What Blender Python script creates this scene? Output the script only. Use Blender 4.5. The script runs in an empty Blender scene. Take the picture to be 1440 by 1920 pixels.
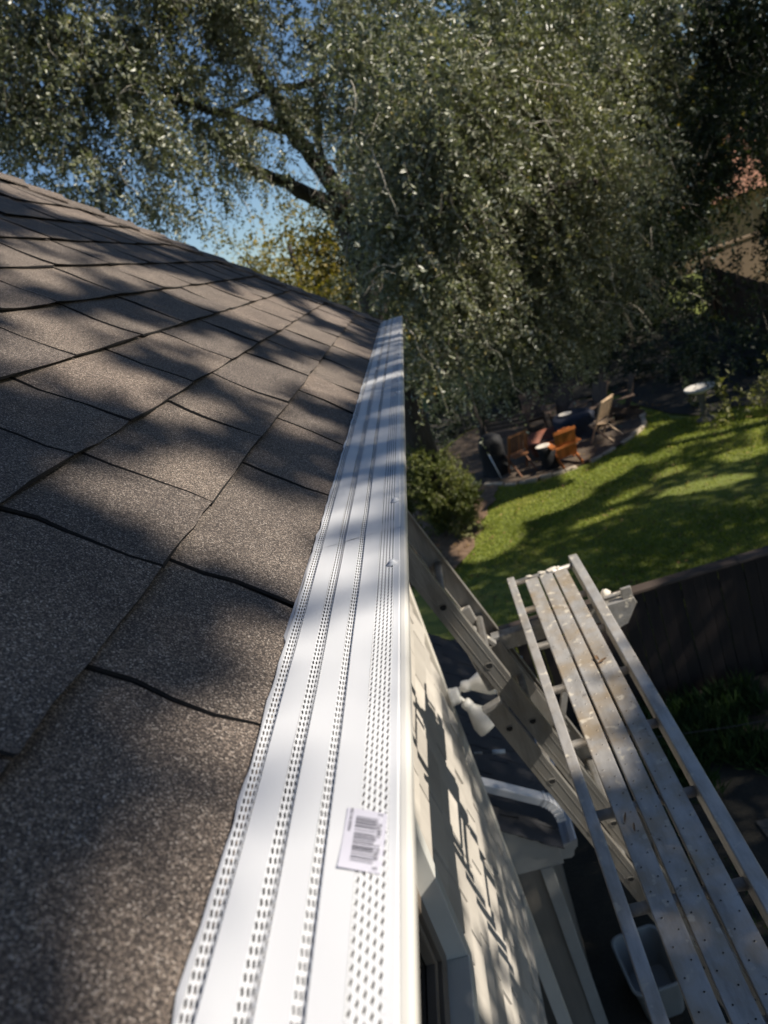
import bpy, math, random
import numpy as np
from mathutils import Vector, Matrix

random.seed(11)
RNG = np.random.default_rng(5)
sc = bpy.context.scene
COL = sc.collection

# ------------------------------------------------------------------ camera
cam_d = bpy.data.cameras.new('camera')
cam = bpy.data.objects.new('camera', cam_d)
COL.objects.link(cam)
cr = Vector((0.9428, 0.0217, -0.3325)).normalized()
cf = Vector((-0.1278, 0.9451, -0.3006)).normalized()
cu = cr.cross(cf).normalized()
cr = cf.cross(cu).normalized()
M = Matrix.Identity(4)
for i in range(3):
    M[i][0] = cr[i]; M[i][1] = cu[i]; M[i][2] = -cf[i]
cam.matrix_world = M
cam_d.sensor_fit = 'VERTICAL'
cam_d.sensor_height = 36
cam_d.sensor_width = 27
cam_d.lens = 1392 / 1920 * 36
cam_d.clip_start = 0.02
cam_d.clip_end = 600
cam_d.dof.use_dof = True
cam_d.dof.focus_distance = 0.95
cam_d.dof.aperture_fstop = 7.2
sc.camera = cam

# ------------------------------------------------------------------ light
SUN = Vector((0.735, -0.200, 0.648)).normalized()
world = bpy.data.worlds.new('World')
sc.world = world
world.use_nodes = True
wn = world.node_tree
wn.nodes.clear()
sky = wn.nodes.new('ShaderNodeTexSky')
sky.sky_type = 'NISHITA'
sky.sun_disc = False
sky.sun_elevation = math.asin(SUN.z)
sky.sun_rotation = math.atan2(SUN.x, SUN.y)
sky.air_density = 1.0
sky.dust_density = 0.4
sky.ozone_density = 4.5
bg = wn.nodes.new('ShaderNodeBackground')
bg.inputs['Strength'].default_value = 0.080
wo = wn.nodes.new('ShaderNodeOutputWorld')
wn.links.new(sky.outputs[0], bg.inputs['Color'])
wn.links.new(bg.outputs[0], wo.inputs['Surface'])
sun_d = bpy.data.lights.new('sun', 'SUN')
sun_d.energy = 5.0
sun_d.angle = math.radians(0.53)
sun_d.color = (1.0, 0.92, 0.81)
sun = bpy.data.objects.new('sun', sun_d)
sun.rotation_euler = SUN.to_track_quat('Z', 'Y').to_euler()
sun.location = SUN * 40
COL.objects.link(sun)
sc.view_settings.view_transform = 'Standard'
sc.view_settings.look = 'None'
sc.view_settings.exposure = 0.50
sc.view_settings.gamma = 1.0
sc.view_settings.use_curve_mapping = False
sc.render.engine = 'CYCLES'
sc.cycles.max_bounces = 6
sc.cycles.diffuse_bounces = 3
sc.cycles.glossy_bounces = 2
sc.cycles.transmission_bounces = 3
sc.cycles.use_denoising = True

# sun plane coordinates, used to see where a leaf's shadow goes
SN = np.array(SUN); E1 = np.array([-SN[1], SN[0], 0.0]); E1 /= np.linalg.norm(E1); E2 = np.cross(SN, E1)

# ------------------------------------------------------------------ helpers
def setp(o, label=None, cat=None, group=None, kind=None):
    if label: o['label'] = label
    if cat: o['category'] = cat
    if group: o['group'] = group
    if kind: o['kind'] = kind
    return o

def link(name, me, mat=None, parent=None):
    o = bpy.data.objects.new(name, me)
    COL.objects.link(o)
    if mat is not None and me is not None and len(me.materials) == 0:
        me.materials.append(mat)
    if parent is not None:
        o.parent = parent
    return o

def thing(name, label, cat, group=None, loc=(0, 0, 0), rz=0.0):
    o = bpy.data.objects.new(name, None)
    o.empty_display_size = 0.1
    COL.objects.link(o)
    o.location = loc
    o.rotation_euler = (0, 0, rz)
    return setp(o, label, cat, group)

def copy_tree(o, parent=None):
    c = o.copy()
    COL.objects.link(c)
    if parent is not None:
        c.parent = parent
    for ch in list(o.children):
        copy_tree(ch, c)
    return c

class MB:
    """collects plain polygons for one mesh"""
    def __init__(s):
        s.v = []; s.f = []
    def add(s, vs, fs):
        b = len(s.v)
        s.v += [tuple(x) for x in vs]
        s.f += [tuple(i + b for i in f) for f in fs]
        return s
    def box(s, x0, x1, y0, y1, z0, z1):
        vs = [(x0,y0,z0),(x1,y0,z0),(x1,y1,z0),(x0,y1,z0),(x0,y0,z1),(x1,y0,z1),(x1,y1,z1),(x0,y1,z1)]
        return s.add(vs, [(3,2,1,0),(4,5,6,7),(0,1,5,4),(1,2,6,5),(2,3,7,6),(3,0,4,7)])
    def bar(s, a, b, w, h, up=(0, 0, 1)):
        """a box running from a to b, w wide, h high"""
        a = Vector(a); b = Vector(b); d = (b - a).normalized()
        u = Vector(up); r = d.cross(u)
        if r.length < 1e-5: r = d.cross(Vector((1, 0, 0)))
        r.normalize(); u = r.cross(d).normalized()
        vs = []
        for p in (a, b):
            for i, j in ((-1,-1),(1,-1),(1,1),(-1,1)):
                vs.append(p + r * (w/2*i) + u * (h/2*j))
        return s.add(vs, [(3,2,1,0),(4,5,6,7),(0,1,5,4),(1,2,6,5),(2,3,7,6),(3,0,4,7)])
    def tube(s, pts, rad, n=8, caps=True):
        pts = [Vector(p) for p in pts]
        if not hasattr(rad, '__len__'): rad = [rad] * len(pts)
        vs = []; fs = []
        prev = None
        for i, p in enumerate(pts):
            d = (pts[min(i+1, len(pts)-1)] - pts[max(i-1, 0)]).normalized()
            if prev is None:
                r = d.cross(Vector((0, 0, 1)))
                if r.length < 0.05: r = d.cross(Vector((1, 0, 0)))
            else:
                r = prev - d * prev.dot(d)
            r.normalize(); prev = r
            u = d.cross(r)
            for k in range(n):
                t = 2*math.pi*k/n
                vs.append(p + (r*math.cos(t) + u*math.sin(t)) * rad[i])
        for i in range(len(pts)-1):
            for k in range(n):
                k2 = (k+1) % n
                fs.append((i*n+k, i*n+k2, (i+1)*n+k2, (i+1)*n+k))
        if caps:
            fs.append(tuple(range(n-1, -1, -1)))
            fs.append(tuple(range((len(pts)-1)*n, len(pts)*n)))
        return s.add(vs, fs)
    def lathe(s, prof, n=20, c=(0, 0, 0), wob=0.0):
        vs = []; fs = []
        for i, (r, z) in enumerate(prof):
            for k in range(n):
                t = 2*math.pi*k/n
                rr = r * (1 + wob * math.sin(3*t + i) + wob * 0.7 * math.sin(5*t - 2*i))
                vs.append((c[0] + rr*math.cos(t), c[1] + rr*math.sin(t), c[2] + z))
        for i in range(len(prof)-1):
            for k in range(n):
                k2 = (k+1) % n
                fs.append((i*n+k, i*n+k2, (i+1)*n+k2, (i+1)*n+k))
        return s.add(vs, fs)
    def prism(s, poly, axis, a, b):
        """extrude a 2D polygon along axis 'x','y' or 'z' from a to b"""
        n = len(poly); vs = []
        for t in (a, b):
            for (p, q) in poly:
                vs.append({'x': (t, p, q), 'y': (p, t, q), 'z': (p, q, t)}[axis])
        fs = [tuple(range(n)), tuple(range(2*n-1, n-1, -1))]
        for i in range(n):
            j = (i+1) % n
            fs.append((i, n+i, n+j, j))
        return s.add(vs, fs)
    def mesh(s, name, smooth=False):
        me = bpy.data.meshes.new(name)
        me.from_pydata(s.v, [], s.f)
        me.update()
        if smooth:
            me.polygons.foreach_set('use_smooth', [True]*len(me.polygons))
        return me
    def build(s, name, mat, parent=None, smooth=False, bevel=0.0, seg=2):
        o = link(name, s.mesh(name, smooth), mat, parent)
        fixn(o)
        if bevel > 0:
            b = o.modifiers.new('bevel', 'BEVEL')
            b.width = bevel; b.segments = seg; b.limit_method = 'ANGLE'; b.angle_limit = math.radians(35)
            b.harden_normals = False
        return o

import bmesh
def fixn(o):
    bm = bmesh.new(); bm.from_mesh(o.data)
    bmesh.ops.recalc_face_normals(bm, faces=bm.faces)
    bm.to_mesh(o.data); bm.free()

def np_mesh(name, verts, quads_or_tris, n_per, attr=None):
    me = bpy.data.meshes.new(name)
    nv = len(verts); nf = len(quads_or_tris)
    me.vertices.add(nv)
    me.vertices.foreach_set('co', np.asarray(verts, np.float32).ravel())
    me.loops.add(nf*n_per); me.polygons.add(nf)
    me.loops.foreach_set('vertex_index', np.asarray(quads_or_tris, np.int32).ravel())
    me.polygons.foreach_set('loop_start', np.arange(0, nf*n_per, n_per, dtype=np.int32))
    me.polygons.foreach_set('loop_total', np.full(nf, n_per, np.int32))
    if attr is not None:
        a = me.attributes.new('tint', 'FLOAT', 'FACE')
        a.data.foreach_set('value', np.asarray(attr, np.float32))
    me.update(calc_edges=True)
    return me

# ------------------------------------------------------------------ materials
def nodes_of(name):
    m = bpy.data.materials.new(name)
    m.use_nodes = True
    nt = m.node_tree
    b = nt.nodes['Principled BSDF']
    return m, nt, b

def ramp(nt, src, stops, interp='LINEAR'):
    r = nt.nodes.new('ShaderNodeValToRGB')
    r.color_ramp.interpolation = interp
    e = r.color_ramp.elements
    while len(e) < len(stops): e.new(0.5)
    for el, (p, c) in zip(e, stops):
        el.position = p; el.color = (*c, 1) if len(c) == 3 else c
    nt.links.new(src, r.inputs[0])
    return r

def coord(nt, scale=(1, 1, 1)):
    t = nt.nodes.new('ShaderNodeTexCoord')
    mp = nt.nodes.new('ShaderNodeMapping')
    mp.inputs['Scale'].default_value = scale
    nt.links.new(t.outputs['Object'], mp.inputs[0])
    return mp.outputs[0]

def noise(nt, vec, scale, detail=4, rough=0.55):
    n = nt.nodes.new('ShaderNodeTexNoise')
    n.inputs['Scale'].default_value = scale
    n.inputs['Detail'].default_value = detail
    n.inputs['Roughness'].default_value = rough
    nt.links.new(vec, n.inputs['Vector'])
    return n.outputs[0]

def bump(nt, b, h, strength=0.3, dist=0.01):
    bp = nt.nodes.new('ShaderNodeBump')
    bp.inputs['Strength'].default_value = strength
    bp.inputs['Distance'].default_value = dist
    nt.links.new(h, bp.inputs['Height'])
    nt.links.new(bp.outputs[0], b.inputs['Normal'])

def mix(nt, fac, a, b, mode='MIX'):
    m = nt.nodes.new('ShaderNodeMix')
    m.data_type = 'RGBA'; m.blend_type = mode
    for s, v in ((0, fac), (6, a), (7, b)):
        if isinstance(v, (int, float)): m.inputs[s].default_value = v
        elif isinstance(v, tuple): m.inputs[s].default_value = (*v, 1)
        else: nt.links.new(v, m.inputs[s])
    return m.outputs[2]

def simple(name, col, rough=0.5, metal=0.0, var=0.18, scale=6.0, bs=0.1, bscale=None, stretch=(1, 1, 1), bd=0.004):
    m, nt, b = nodes_of(name)
    v = coord(nt, stretch)
    n = noise(nt, v, scale, 5)
    lo = tuple(c*(1-var) for c in col); hi = tuple(min(1, c*(1+var)) for c in col)
    r = ramp(nt, n, [(0.3, lo), (0.7, hi)])
    nt.links.new(r.outputs[0], b.inputs['Base Color'])
    b.inputs['Roughness'].default_value = rough
    b.inputs['Metallic'].default_value = metal
    if bs > 0:
        bump(nt, b, noise(nt, v, bscale or scale*6, 4), bs, bd)
    return m

def shingle_mat():
    m, nt, b = nodes_of('asphalt_granules')
    v = coord(nt)
    vo = nt.nodes.new('ShaderNodeTexVoronoi'); vo.inputs['Scale'].default_value = 800
    nt.links.new(v, vo.inputs['Vector'])
    sep = nt.nodes.new('ShaderNodeSeparateColor'); nt.links.new(vo.outputs['Color'], sep.inputs[0])
    r = ramp(nt, sep.outputs[0], [(0.0, (0.042, 0.037, 0.034)), (0.40, (0.098, 0.084, 0.075)), (0.68, (0.180, 0.152, 0.130)),
                                  (0.90, (0.31, 0.26, 0.215)), (1.0, (0.55, 0.50, 0.44))])
    oi = nt.nodes.new('ShaderNodeObjectInfo')
    rr = ramp(nt, oi.outputs['Random'], [(0, (0.80, 0.79, 0.80)), (0.5, (1.0, 0.98, 0.95)), (1, (1.16, 1.10, 1.05))])
    c = mix(nt, 1.0, r.outputs[0], rr.outputs[0], 'MULTIPLY')
    n2 = noise(nt, v, 9, 4)
    r2 = ramp(nt, n2, [(0.3, (0.78, 0.77, 0.78)), (0.7, (1.12, 1.10, 1.08))])
    c = mix(nt, 1.0, c, r2.outputs[0], 'MULTIPLY')
    nt.links.new(c, b.inputs['Base Color'])
    b.inputs['Roughness'].default_value = 0.78
    b.inputs['Specular IOR Level'].default_value = 0.35
    n3 = noise(nt, v, 420, 3)
    add = nt.nodes.new('ShaderNodeMath'); add.operation = 'MULTIPLY_ADD'
    nt.links.new(vo.outputs['Distance'], add.inputs[0]); add.inputs[1].default_value = -0.6
    nt.links.new(n3, add.inputs[2])
    bump(nt, b, add.outputs[0], 0.9, 0.0022)
    return m

def leaf_mat(name, stops, rough=0.42, trans=0.28, spec=0.5, under=None):
    m, nt, b = nodes_of(name)
    a = nt.nodes.new('ShaderNodeAttribute'); a.attribute_name = 'tint'
    r = ramp(nt, a.outputs['Fac'], stops)
    face = r.outputs[0]
    if under is not None:
        ge = nt.nodes.new('ShaderNodeNewGeometry')
        face = mix(nt, ge.outputs['Backfacing'], r.outputs[0], under)
    nt.links.new(face, b.inputs['Base Color'])
    b.inputs['Roughness'].default_value = rough
    b.inputs['Specular IOR Level'].default_value = spec
    tr = nt.nodes.new('ShaderNodeBsdfTranslucent')
    tc = mix(nt, 1.0, r.outputs[0], (1.5, 1.6, 0.6), 'MULTIPLY')
    nt.links.new(tc, tr.inputs['Color'])
    ms = nt.nodes.new('ShaderNodeMixShader'); ms.inputs[0].default_value = trans
    out = nt.nodes['Material Output']
    nt.links.new(b.outputs[0], ms.inputs[1]); nt.links.new(tr.outputs[0], ms.inputs[2])
    nt.links.new(ms.outputs[0], out.inputs['Surface'])
    return m

def alu_mat(name, base=(0.50, 0.49, 0.48), rough=0.42, stain=(0.40, 0.31, 0.20), amt=0.5, stretch=(1, 0.25, 1), splat=True, metal=0.45):
    m, nt, b = nodes_of(name)
    v = coord(nt)
    vs = coord(nt, stretch)
    n1 = noise(nt, vs, 22, 6, 0.65)
    r1 = ramp(nt, n1, [(0.30, tuple(c*0.62 for c in base)), (0.55, base), (0.75, tuple(min(1, c*1.18) for c in base))])
    n2 = noise(nt, v, 7, 6, 0.6)
    f2 = ramp(nt, n2, [(0.42, (0, 0, 0)), (0.66, (amt, amt, amt))])
    c = mix(nt, f2.outputs[0], r1.outputs[0], stain)
    if splat:
        n3 = noise(nt, v, 26, 3, 0.5)
        f3 = ramp(nt, n3, [(0.625, (0, 0, 0)), (0.67, (0.7, 0.7, 0.7))])
        c = mix(nt, f3.outputs[0], c, (0.62, 0.56, 0.45))
        n4 = noise(nt, v, 17, 5, 0.7)
        f4 = ramp(nt, n4, [(0.31, (0.6, 0.6, 0.6)), (0.365, (0, 0, 0))])
        c = mix(nt, f4.outputs[0], c, (0.13, 0.115, 0.095))
        mm = nt.nodes.new('ShaderNodeMath'); mm.operation = 'MULTIPLY_ADD'
        nt.links.new(f3.outputs[0], mm.inputs[0]); mm.inputs[1].default_value = -0.8; mm.inputs[2].default_value = metal
        nt.links.new(mm.outputs[0], b.inputs['Metallic'])
    else:
        b.inputs['Metallic'].default_value = metal
    nt.links.new(c, b.inputs['Base Color'])
    rr = ramp(nt, n1, [(0.3, (rough+0.18,)*3), (0.7, (rough,)*3)])
    nt.links.new(rr.outputs[0], b.inputs['Roughness'])
    bump(nt, b, noise(nt, v, 140, 4), 0.12, 0.001)
    return m

def wood_mat(name, col, rough=0.7, axis='z', var=0.4, scale=14):
    st = {'x': (0.08, 1, 1), 'y': (1, 0.08, 1), 'z': (1, 1, 0.08)}[axis]
    m, nt, b = nodes_of(name)
    v = coord(nt, st)
    n = noise(nt, v, scale, 6, 0.6)
    oi = nt.nodes.new('ShaderNodeObjectInfo')
    lo = tuple(c*(1-var) for c in col); hi = tuple(min(1, c*(1+var)) for c in col)
    r = ramp(nt, n, [(0.3, lo), (0.7, hi)])
    rr = ramp(nt, oi.outputs['Random'], [(0, (0.75,)*3), (1, (1.2,)*3)])
    nt.links.new(mix(nt, 1.0, r.outputs[0], rr.outputs[0], 'MULTIPLY'), b.inputs['Base Color'])
    b.inputs['Roughness'].default_value = rough
    bump(nt, b, n, 0.3, 0.004)
    return m

M_SHINGLE = shingle_mat()
M_EDGE = simple('cut_asphalt_edge', (0.012, 0.011, 0.011), 0.95, var=0.3, scale=80, bs=0.0)
M_UNDER = simple('dark_keyway_shade', (0.022, 0.02, 0.02), 0.95, var=0.2, scale=30)
M_WHITE = simple('white_coated_metal', (0.64, 0.645, 0.655), 0.33, var=0.025, scale=5, bs=0.03, bscale=60, bd=0.002)
M_GUTTER = simple('cream_gutter_paint', (0.62, 0.60, 0.55), 0.38, var=0.05, scale=4, bs=0.03)
M_TROUGH = simple('gutter_inside_shade', (0.018, 0.017, 0.015), 0.7, var=0.4, scale=12)
M_PAPER = simple('sticker_paper', (0.60, 0.585, 0.65), 0.45, var=0.02, scale=30, bs=0.0)
M_INK = simple('black_ink', (0.04, 0.04, 0.05), 0.6, var=0.1, bs=0.0)
def vary(m, lo=0.82, hi=1.08):
    nt = m.node_tree; b = nt.nodes['Principled BSDF']
    src = b.inputs['Base Color'].links[0].from_socket
    oi = nt.nodes.new('ShaderNodeObjectInfo')
    rr = ramp(nt, oi.outputs['Random'], [(0, (lo,)*3), (1, (hi,)*3)])
    nt.links.new(mix(nt, 1.0, src, rr.outputs[0], 'MULTIPLY'), b.inputs['Base Color'])
    return m
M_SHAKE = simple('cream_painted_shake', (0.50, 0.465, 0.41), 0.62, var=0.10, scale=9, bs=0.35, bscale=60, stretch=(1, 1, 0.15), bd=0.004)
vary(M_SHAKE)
M_WING = simple('shade_toned_siding', (0.20, 0.18, 0.15), 0.7, var=0.15, scale=9, bs=0.3, bscale=60, stretch=(1, 1, 0.15))  # darker copy of the shake siding, the extension's shade put into the colour
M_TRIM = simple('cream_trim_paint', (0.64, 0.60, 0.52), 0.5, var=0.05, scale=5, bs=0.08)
M_TRIMG = simple('grey_trim_paint', (0.33, 0.33, 0.31), 0.5, var=0.08, scale=5, bs=0.08)  # trim grey lowered to hold the extension's shade
M_CASING = simple('window_casing_paint', (0.60, 0.60, 0.56), 0.4, var=0.05, scale=5, bs=0.08)
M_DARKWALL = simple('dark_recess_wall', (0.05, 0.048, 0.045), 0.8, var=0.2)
M_GLASS = simple('window_glass', (0.012, 0.011, 0.010), 0.06, var=0.2, bs=0.0)
M_SASH = simple('bronze_sash', (0.16, 0.13, 0.10), 0.4, var=0.1)
M_ALU = alu_mat('plank_slat_aluminium', (0.50, 0.475, 0.44), 0.42, (0.42, 0.315, 0.19), 0.8, metal=0.35)
M_ALU2 = alu_mat('plank_rail_aluminium', (0.54, 0.52, 0.49), 0.38, amt=0.40, metal=0.4)
M_LAD = alu_mat('ladder_aluminium', (0.34, 0.325, 0.295), 0.42, (0.24, 0.20, 0.15), 0.45, (1, 1, 0.12), False, 0.7)
M_STEEL = alu_mat('jack_steel', (0.36, 0.35, 0.33), 0.5, (0.30, 0.25, 0.18), 0.5, (1, 1, 1), True, 0.55)
M_HOLE = simple('hollow_dark', (0.01, 0.01, 0.01), 0.9, bs=0.0)
M_LAMP = simple('floodlight_cream', (0.74, 0.72, 0.66), 0.45, var=0.05, bs=0.04)
M_BARK = simple('oak_bark', (0.055, 0.045, 0.036), 0.9, var=0.45, scale=9, bs=0.8, bscale=22, stretch=(1, 1, 0.35), bd=0.03)
M_TWIG = simple('grey_twig_bark', (0.24, 0.21, 0.165), 0.8, var=0.3, scale=3, bs=0.0)
M_FENCE = wood_mat('dark_stained_fence', (0.028, 0.019, 0.015))
M_FCAP = wood_mat('fence_cap_wood', (0.085, 0.062, 0.048), axis='x')
M_FARF = wood_mat('far_fence_wood', (0.085, 0.052, 0.033))
M_ORANGE = wood_mat('orange_stained_wood', (0.40, 0.125, 0.030), 0.5, 'x', 0.25)
M_TAN = wood_mat('weathered_tan_wood', (0.42, 0.30, 0.19), 0.6, 'z', 0.25)
M_DKWOOD = wood_mat('dark_aged_wood', (0.09, 0.060, 0.042), 0.7, 'z', 0.3)
M_RUST = simple('rusty_steel', (0.18, 0.058, 0.030), 0.7, var=0.4, scale=12, bs=0.3)
M_BLACK = simple('black_vinyl_cover', (0.006, 0.006, 0.007), 0.75, var=0.3, scale=8, bs=0.5, bscale=9, bd=0.04)
M_BLUE = simple('blue_tarpaulin', (0.008, 0.012, 0.026), 0.7, var=0.3, scale=8, bs=0.5, bscale=9, bd=0.04)
M_STONE = simple('pale_edging_stone', (0.42, 0.35, 0.26), 0.85, var=0.25, scale=9, bs=0.5, bscale=25, bd=0.01)
M_CONC = simple('birdbath_concrete', (0.55, 0.52, 0.46), 0.75, var=0.12, scale=9, bs=0.3, bscale=60)
M_CONCD = simple('dark_grey_concrete', (0.13, 0.12, 0.10), 0.85, var=0.3, scale=9, bs=0.3, bscale=40)  # darker concrete tone for the pedestal
M_TUB = simple('grey_plastic_tub', (0.24, 0.255, 0.25), 0.45, var=0.05, bs=0.05)
M_CABLE = simple('black_cable', (0.015, 0.015, 0.016), 0.5, bs=0.0)
M_WHITEP = simple('white_plastic', (0.62, 0.62, 0.60), 0.4, var=0.04, bs=0.0)
M_BRICK = simple('sunlit_clay_roof', (0.30, 0.14, 0.08), 0.8, var=0.2, scale=4, bs=0.3)
M_STUCCO = simple('tan_stucco', (0.24, 0.17, 0.11), 0.85, var=0.1, scale=2, bs=0.2)  # tan lowered, the far walls' shade is put into the colour
M_DEBRIS = simple('dry_leaf_brown', (0.17, 0.10, 0.05), 0.8, var=0.4, scale=60, bs=0.0)
M_CRUMB = simple('pale_paint_crumb', (0.66, 0.60, 0.50), 0.7, var=0.1, scale=60, bs=0.0)

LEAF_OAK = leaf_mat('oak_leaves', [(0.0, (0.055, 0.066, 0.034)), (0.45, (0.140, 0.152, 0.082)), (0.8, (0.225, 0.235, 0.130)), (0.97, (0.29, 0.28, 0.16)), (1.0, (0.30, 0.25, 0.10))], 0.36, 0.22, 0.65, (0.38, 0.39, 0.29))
LEAF_GOLD = leaf_mat('golden_leaves', [(0, (0.080, 0.080, 0.020)), (0.5, (0.20, 0.165, 0.032)), (1, (0.38, 0.26, 0.045))], 0.5, 0.4)
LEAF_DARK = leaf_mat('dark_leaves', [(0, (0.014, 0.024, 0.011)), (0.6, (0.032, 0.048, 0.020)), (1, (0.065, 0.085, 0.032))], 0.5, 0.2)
LEAF_SHRUB = leaf_mat('shrub_leaves', [(0, (0.060, 0.075, 0.018)), (0.6, (0.13, 0.150, 0.036)), (1, (0.24, 0.24, 0.06))], 0.5, 0.3)
LEAF_PALE = leaf_mat('pale_leaves', [(0, (0.08, 0.09, 0.035)), (0.5, (0.20, 0.20, 0.075)), (1, (0.40, 0.36, 0.16))], 0.5, 0.3)
GRASS_M = leaf_mat('grass_blades', [(0, (0.135, 0.165, 0.024)), (0.6, (0.285, 0.325, 0.058)), (1, (0.42, 0.39, 0.11))], 0.6, 0.3, 0.2)
WEED_M = leaf_mat('weed_blades', [(0, (0.02, 0.045, 0.015)), (1, (0.055, 0.10, 0.035))], 0.6, 0.25, 0.2)

# ------------------------------------------------------------------ foliage
def leaf_arrays(pos, ax, nrm, L, W, fold=0.25):
    side = np.cross(nrm, ax); side /= np.linalg.norm(side, axis=1, keepdims=True) + 1e-9
    up = np.cross(ax, side)
    L = L[:, None]; W = W[:, None]
    base = pos
    l = pos + ax*L*0.48 + side*W*0.5 + up*W*fold
    r = pos + ax*L*0.48 - side*W*0.5 + up*W*fold
    tip = pos + ax*L - up*L*0.06
    v = np.stack([base, r, tip, l], 1).reshape(-1, 3)
    i = np.arange(len(pos))*4
    f = np.stack([i, i+1, i+2, i, i+2, i+3], 1).reshape(-1, 3)
    return v, f

def unit(a):
    return a / (np.linalg.norm(a, axis=1, keepdims=True) + 1e-9)

def sprays(lobes, twigs_per_m3, leaves_per_twig, L, W, droop=0.6, sub=9, rng=RNG, spread=0.30, twig_len=(0.25, 0.65), keep=None, tint=(0.45, 0.22)):
    """leafy twigs gathered in clumps inside ball-shaped lobes; returns leaf verts/faces/tints and twig polylines"""
    P = []; A = []; N = []; T = []; TW = []
    for (x, y, z, r, dens) in lobes:
        c = np.array([x, y, z])
        n = max(3, int(4.19*r**3*twigs_per_m3*dens))
        k = max(3, int(sub*max(1.0, r)))
        subc = unit(rng.normal(size=(k, 3))) * (r*rng.uniform(0.15, 1.0, (k, 1))**0.6)
        subt = rng.normal(0, 0.16, k)
        wgt = rng.uniform(0.15, 1.0, k)**1.5
        which = rng.choice(k, n, p=wgt/wgt.sum())
        csz = rng.uniform(0.55, 1.35, (k, 1))
        o = c + subc[which] + rng.normal(0, spread*min(r, 1.2)*0.8, (n, 3))*csz[which]*np.array([1, 1, 1.25])
        d = unit((o - c)*0.6/r + rng.normal(0, 0.55, (n, 3)) + np.array([0, 0, 0.15]))
        ln = rng.uniform(*twig_len, n)
        for s_ in range(leaves_per_twig):
            t = (s_ + rng.uniform(0, 1, n)) / leaves_per_twig
            p = o + d*(ln*t)[:, None] + np.array([0, 0, -1.0])*(droop*ln*t**2)[:, None]
            tang = unit(d - np.array([0, 0, 1.0])*(2*droop*t)[:, None])
            sd = unit(np.cross(tang, rng.normal(size=(n, 3))))
            a = unit(tang*0.55 + sd*0.9 + rng.normal(0, 0.25, (n, 3)))
            nn = unit(rng.normal(size=(n, 3))*0.9 + np.array([0.30, -0.15, 0.40]))
            P.append(p); A.append(a); N.append(nn)
            T.append(np.clip(tint[0] + subt[which] + rng.normal(0, tint[1], n), 0, 1))
        m = rng.uniform(0, 1, n) < 0.4
        ts = np.array([0, 0.35, 0.7, 1.0])
        tw = o[m][:, None, :] + d[m][:, None, :]*(ln[m][:, None]*ts[None])[:, :, None] + np.array([0, 0, -1.0])*(droop*ln[m][:, None]*ts[None]**2)[:, :, None]
        TW.append(tw)
    P = np.concatenate(P); A = np.concatenate(A); N = np.concatenate(N); T = np.concatenate(T); TW = np.concatenate(TW)
    if keep is not None:
        k = keep(P)
        P, A, N, T = P[k], A[k], N[k], T[k]
        TW = TW[keep(TW.mean(1))]
    n = len(P)
    v, f = leaf_arrays(P, A, N, L*rng.uniform(0.6, 1.25, n), W*rng.uniform(0.6, 1.2, n))
    return v, f, np.repeat(T, 2), TW

def twig_arrays(TW, r0=0.004, r1=0.0015):
    n, k, _ = TW.shape
    d = unit((TW[:, -1] - TW[:, 0]))
    a = unit(np.cross(d, np.array([0.3, 0.2, 1.0]))); b = np.cross(d, a)
    V = np.zeros((n, k, 3, 3))
    for i in range(k):
        r = r0 + (r1 - r0)*i/(k-1)
        for j in range(3):
            t = 2*math.pi*j/3
            V[:, i, j] = TW[:, i] + r*(math.cos(t)*a + math.sin(t)*b)
    F = []
    base = np.arange(n)*k*3
    for i in range(k-1):
        for j in range(3):
            j2 = (j+1) % 3
            F.append(np.stack([base+i*3+j, base+i*3+j2, base+(i+1)*3+j2, base+(i+1)*3+j], 1))
    return V.reshape(-1, 3), np.concatenate(F)

def crown(parent, lobes, mat, tw_d, lpt, L, W, twigs=True, **kw):
    v, f, t, TW = sprays(lobes, tw_d, lpt, L, W, **kw)
    me = np_mesh('crown', v, f, 3, t); me.materials.append(mat)
    o = link('crown', me, None, parent)
    if twigs and len(TW):
        v, f = twig_arrays(TW)
        me = np_mesh('twigs', v, f, 4); me.materials.append(M_TWIG)
        link('twigs', me, None, parent)['kind'] = 'stuff'
    return o

def limb(parent, pts, r0, r1, name='limb', n=9, wob=0.05):
    P = [Vector(p) for p in pts]
    Q = []
    for i in range(len(P)-1):
        for s_ in range(4):
            t = s_/4
            a = P[max(i-1, 0)]; b = P[i]; c = P[i+1]; d = P[min(i+2, len(P)-1)]
            q = 0.5*((2*b) + (c-a)*t + (2*a-5*b+4*c-d)*t*t + (3*b-a-3*c+d)*t**3)
            Q.append(q + Vector((random.gauss(0, wob), random.gauss(0, wob), random.gauss(0, wob)))*0.4)
    Q.append(P[-1])
    m = len(Q)
    rad = [(r0 + (r1-r0)*i/(m-1))*random.uniform(0.92, 1.08) for i in range(m)]
    return MB().tube(Q, rad, n).build(name, M_BARK, parent, smooth=True)
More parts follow.
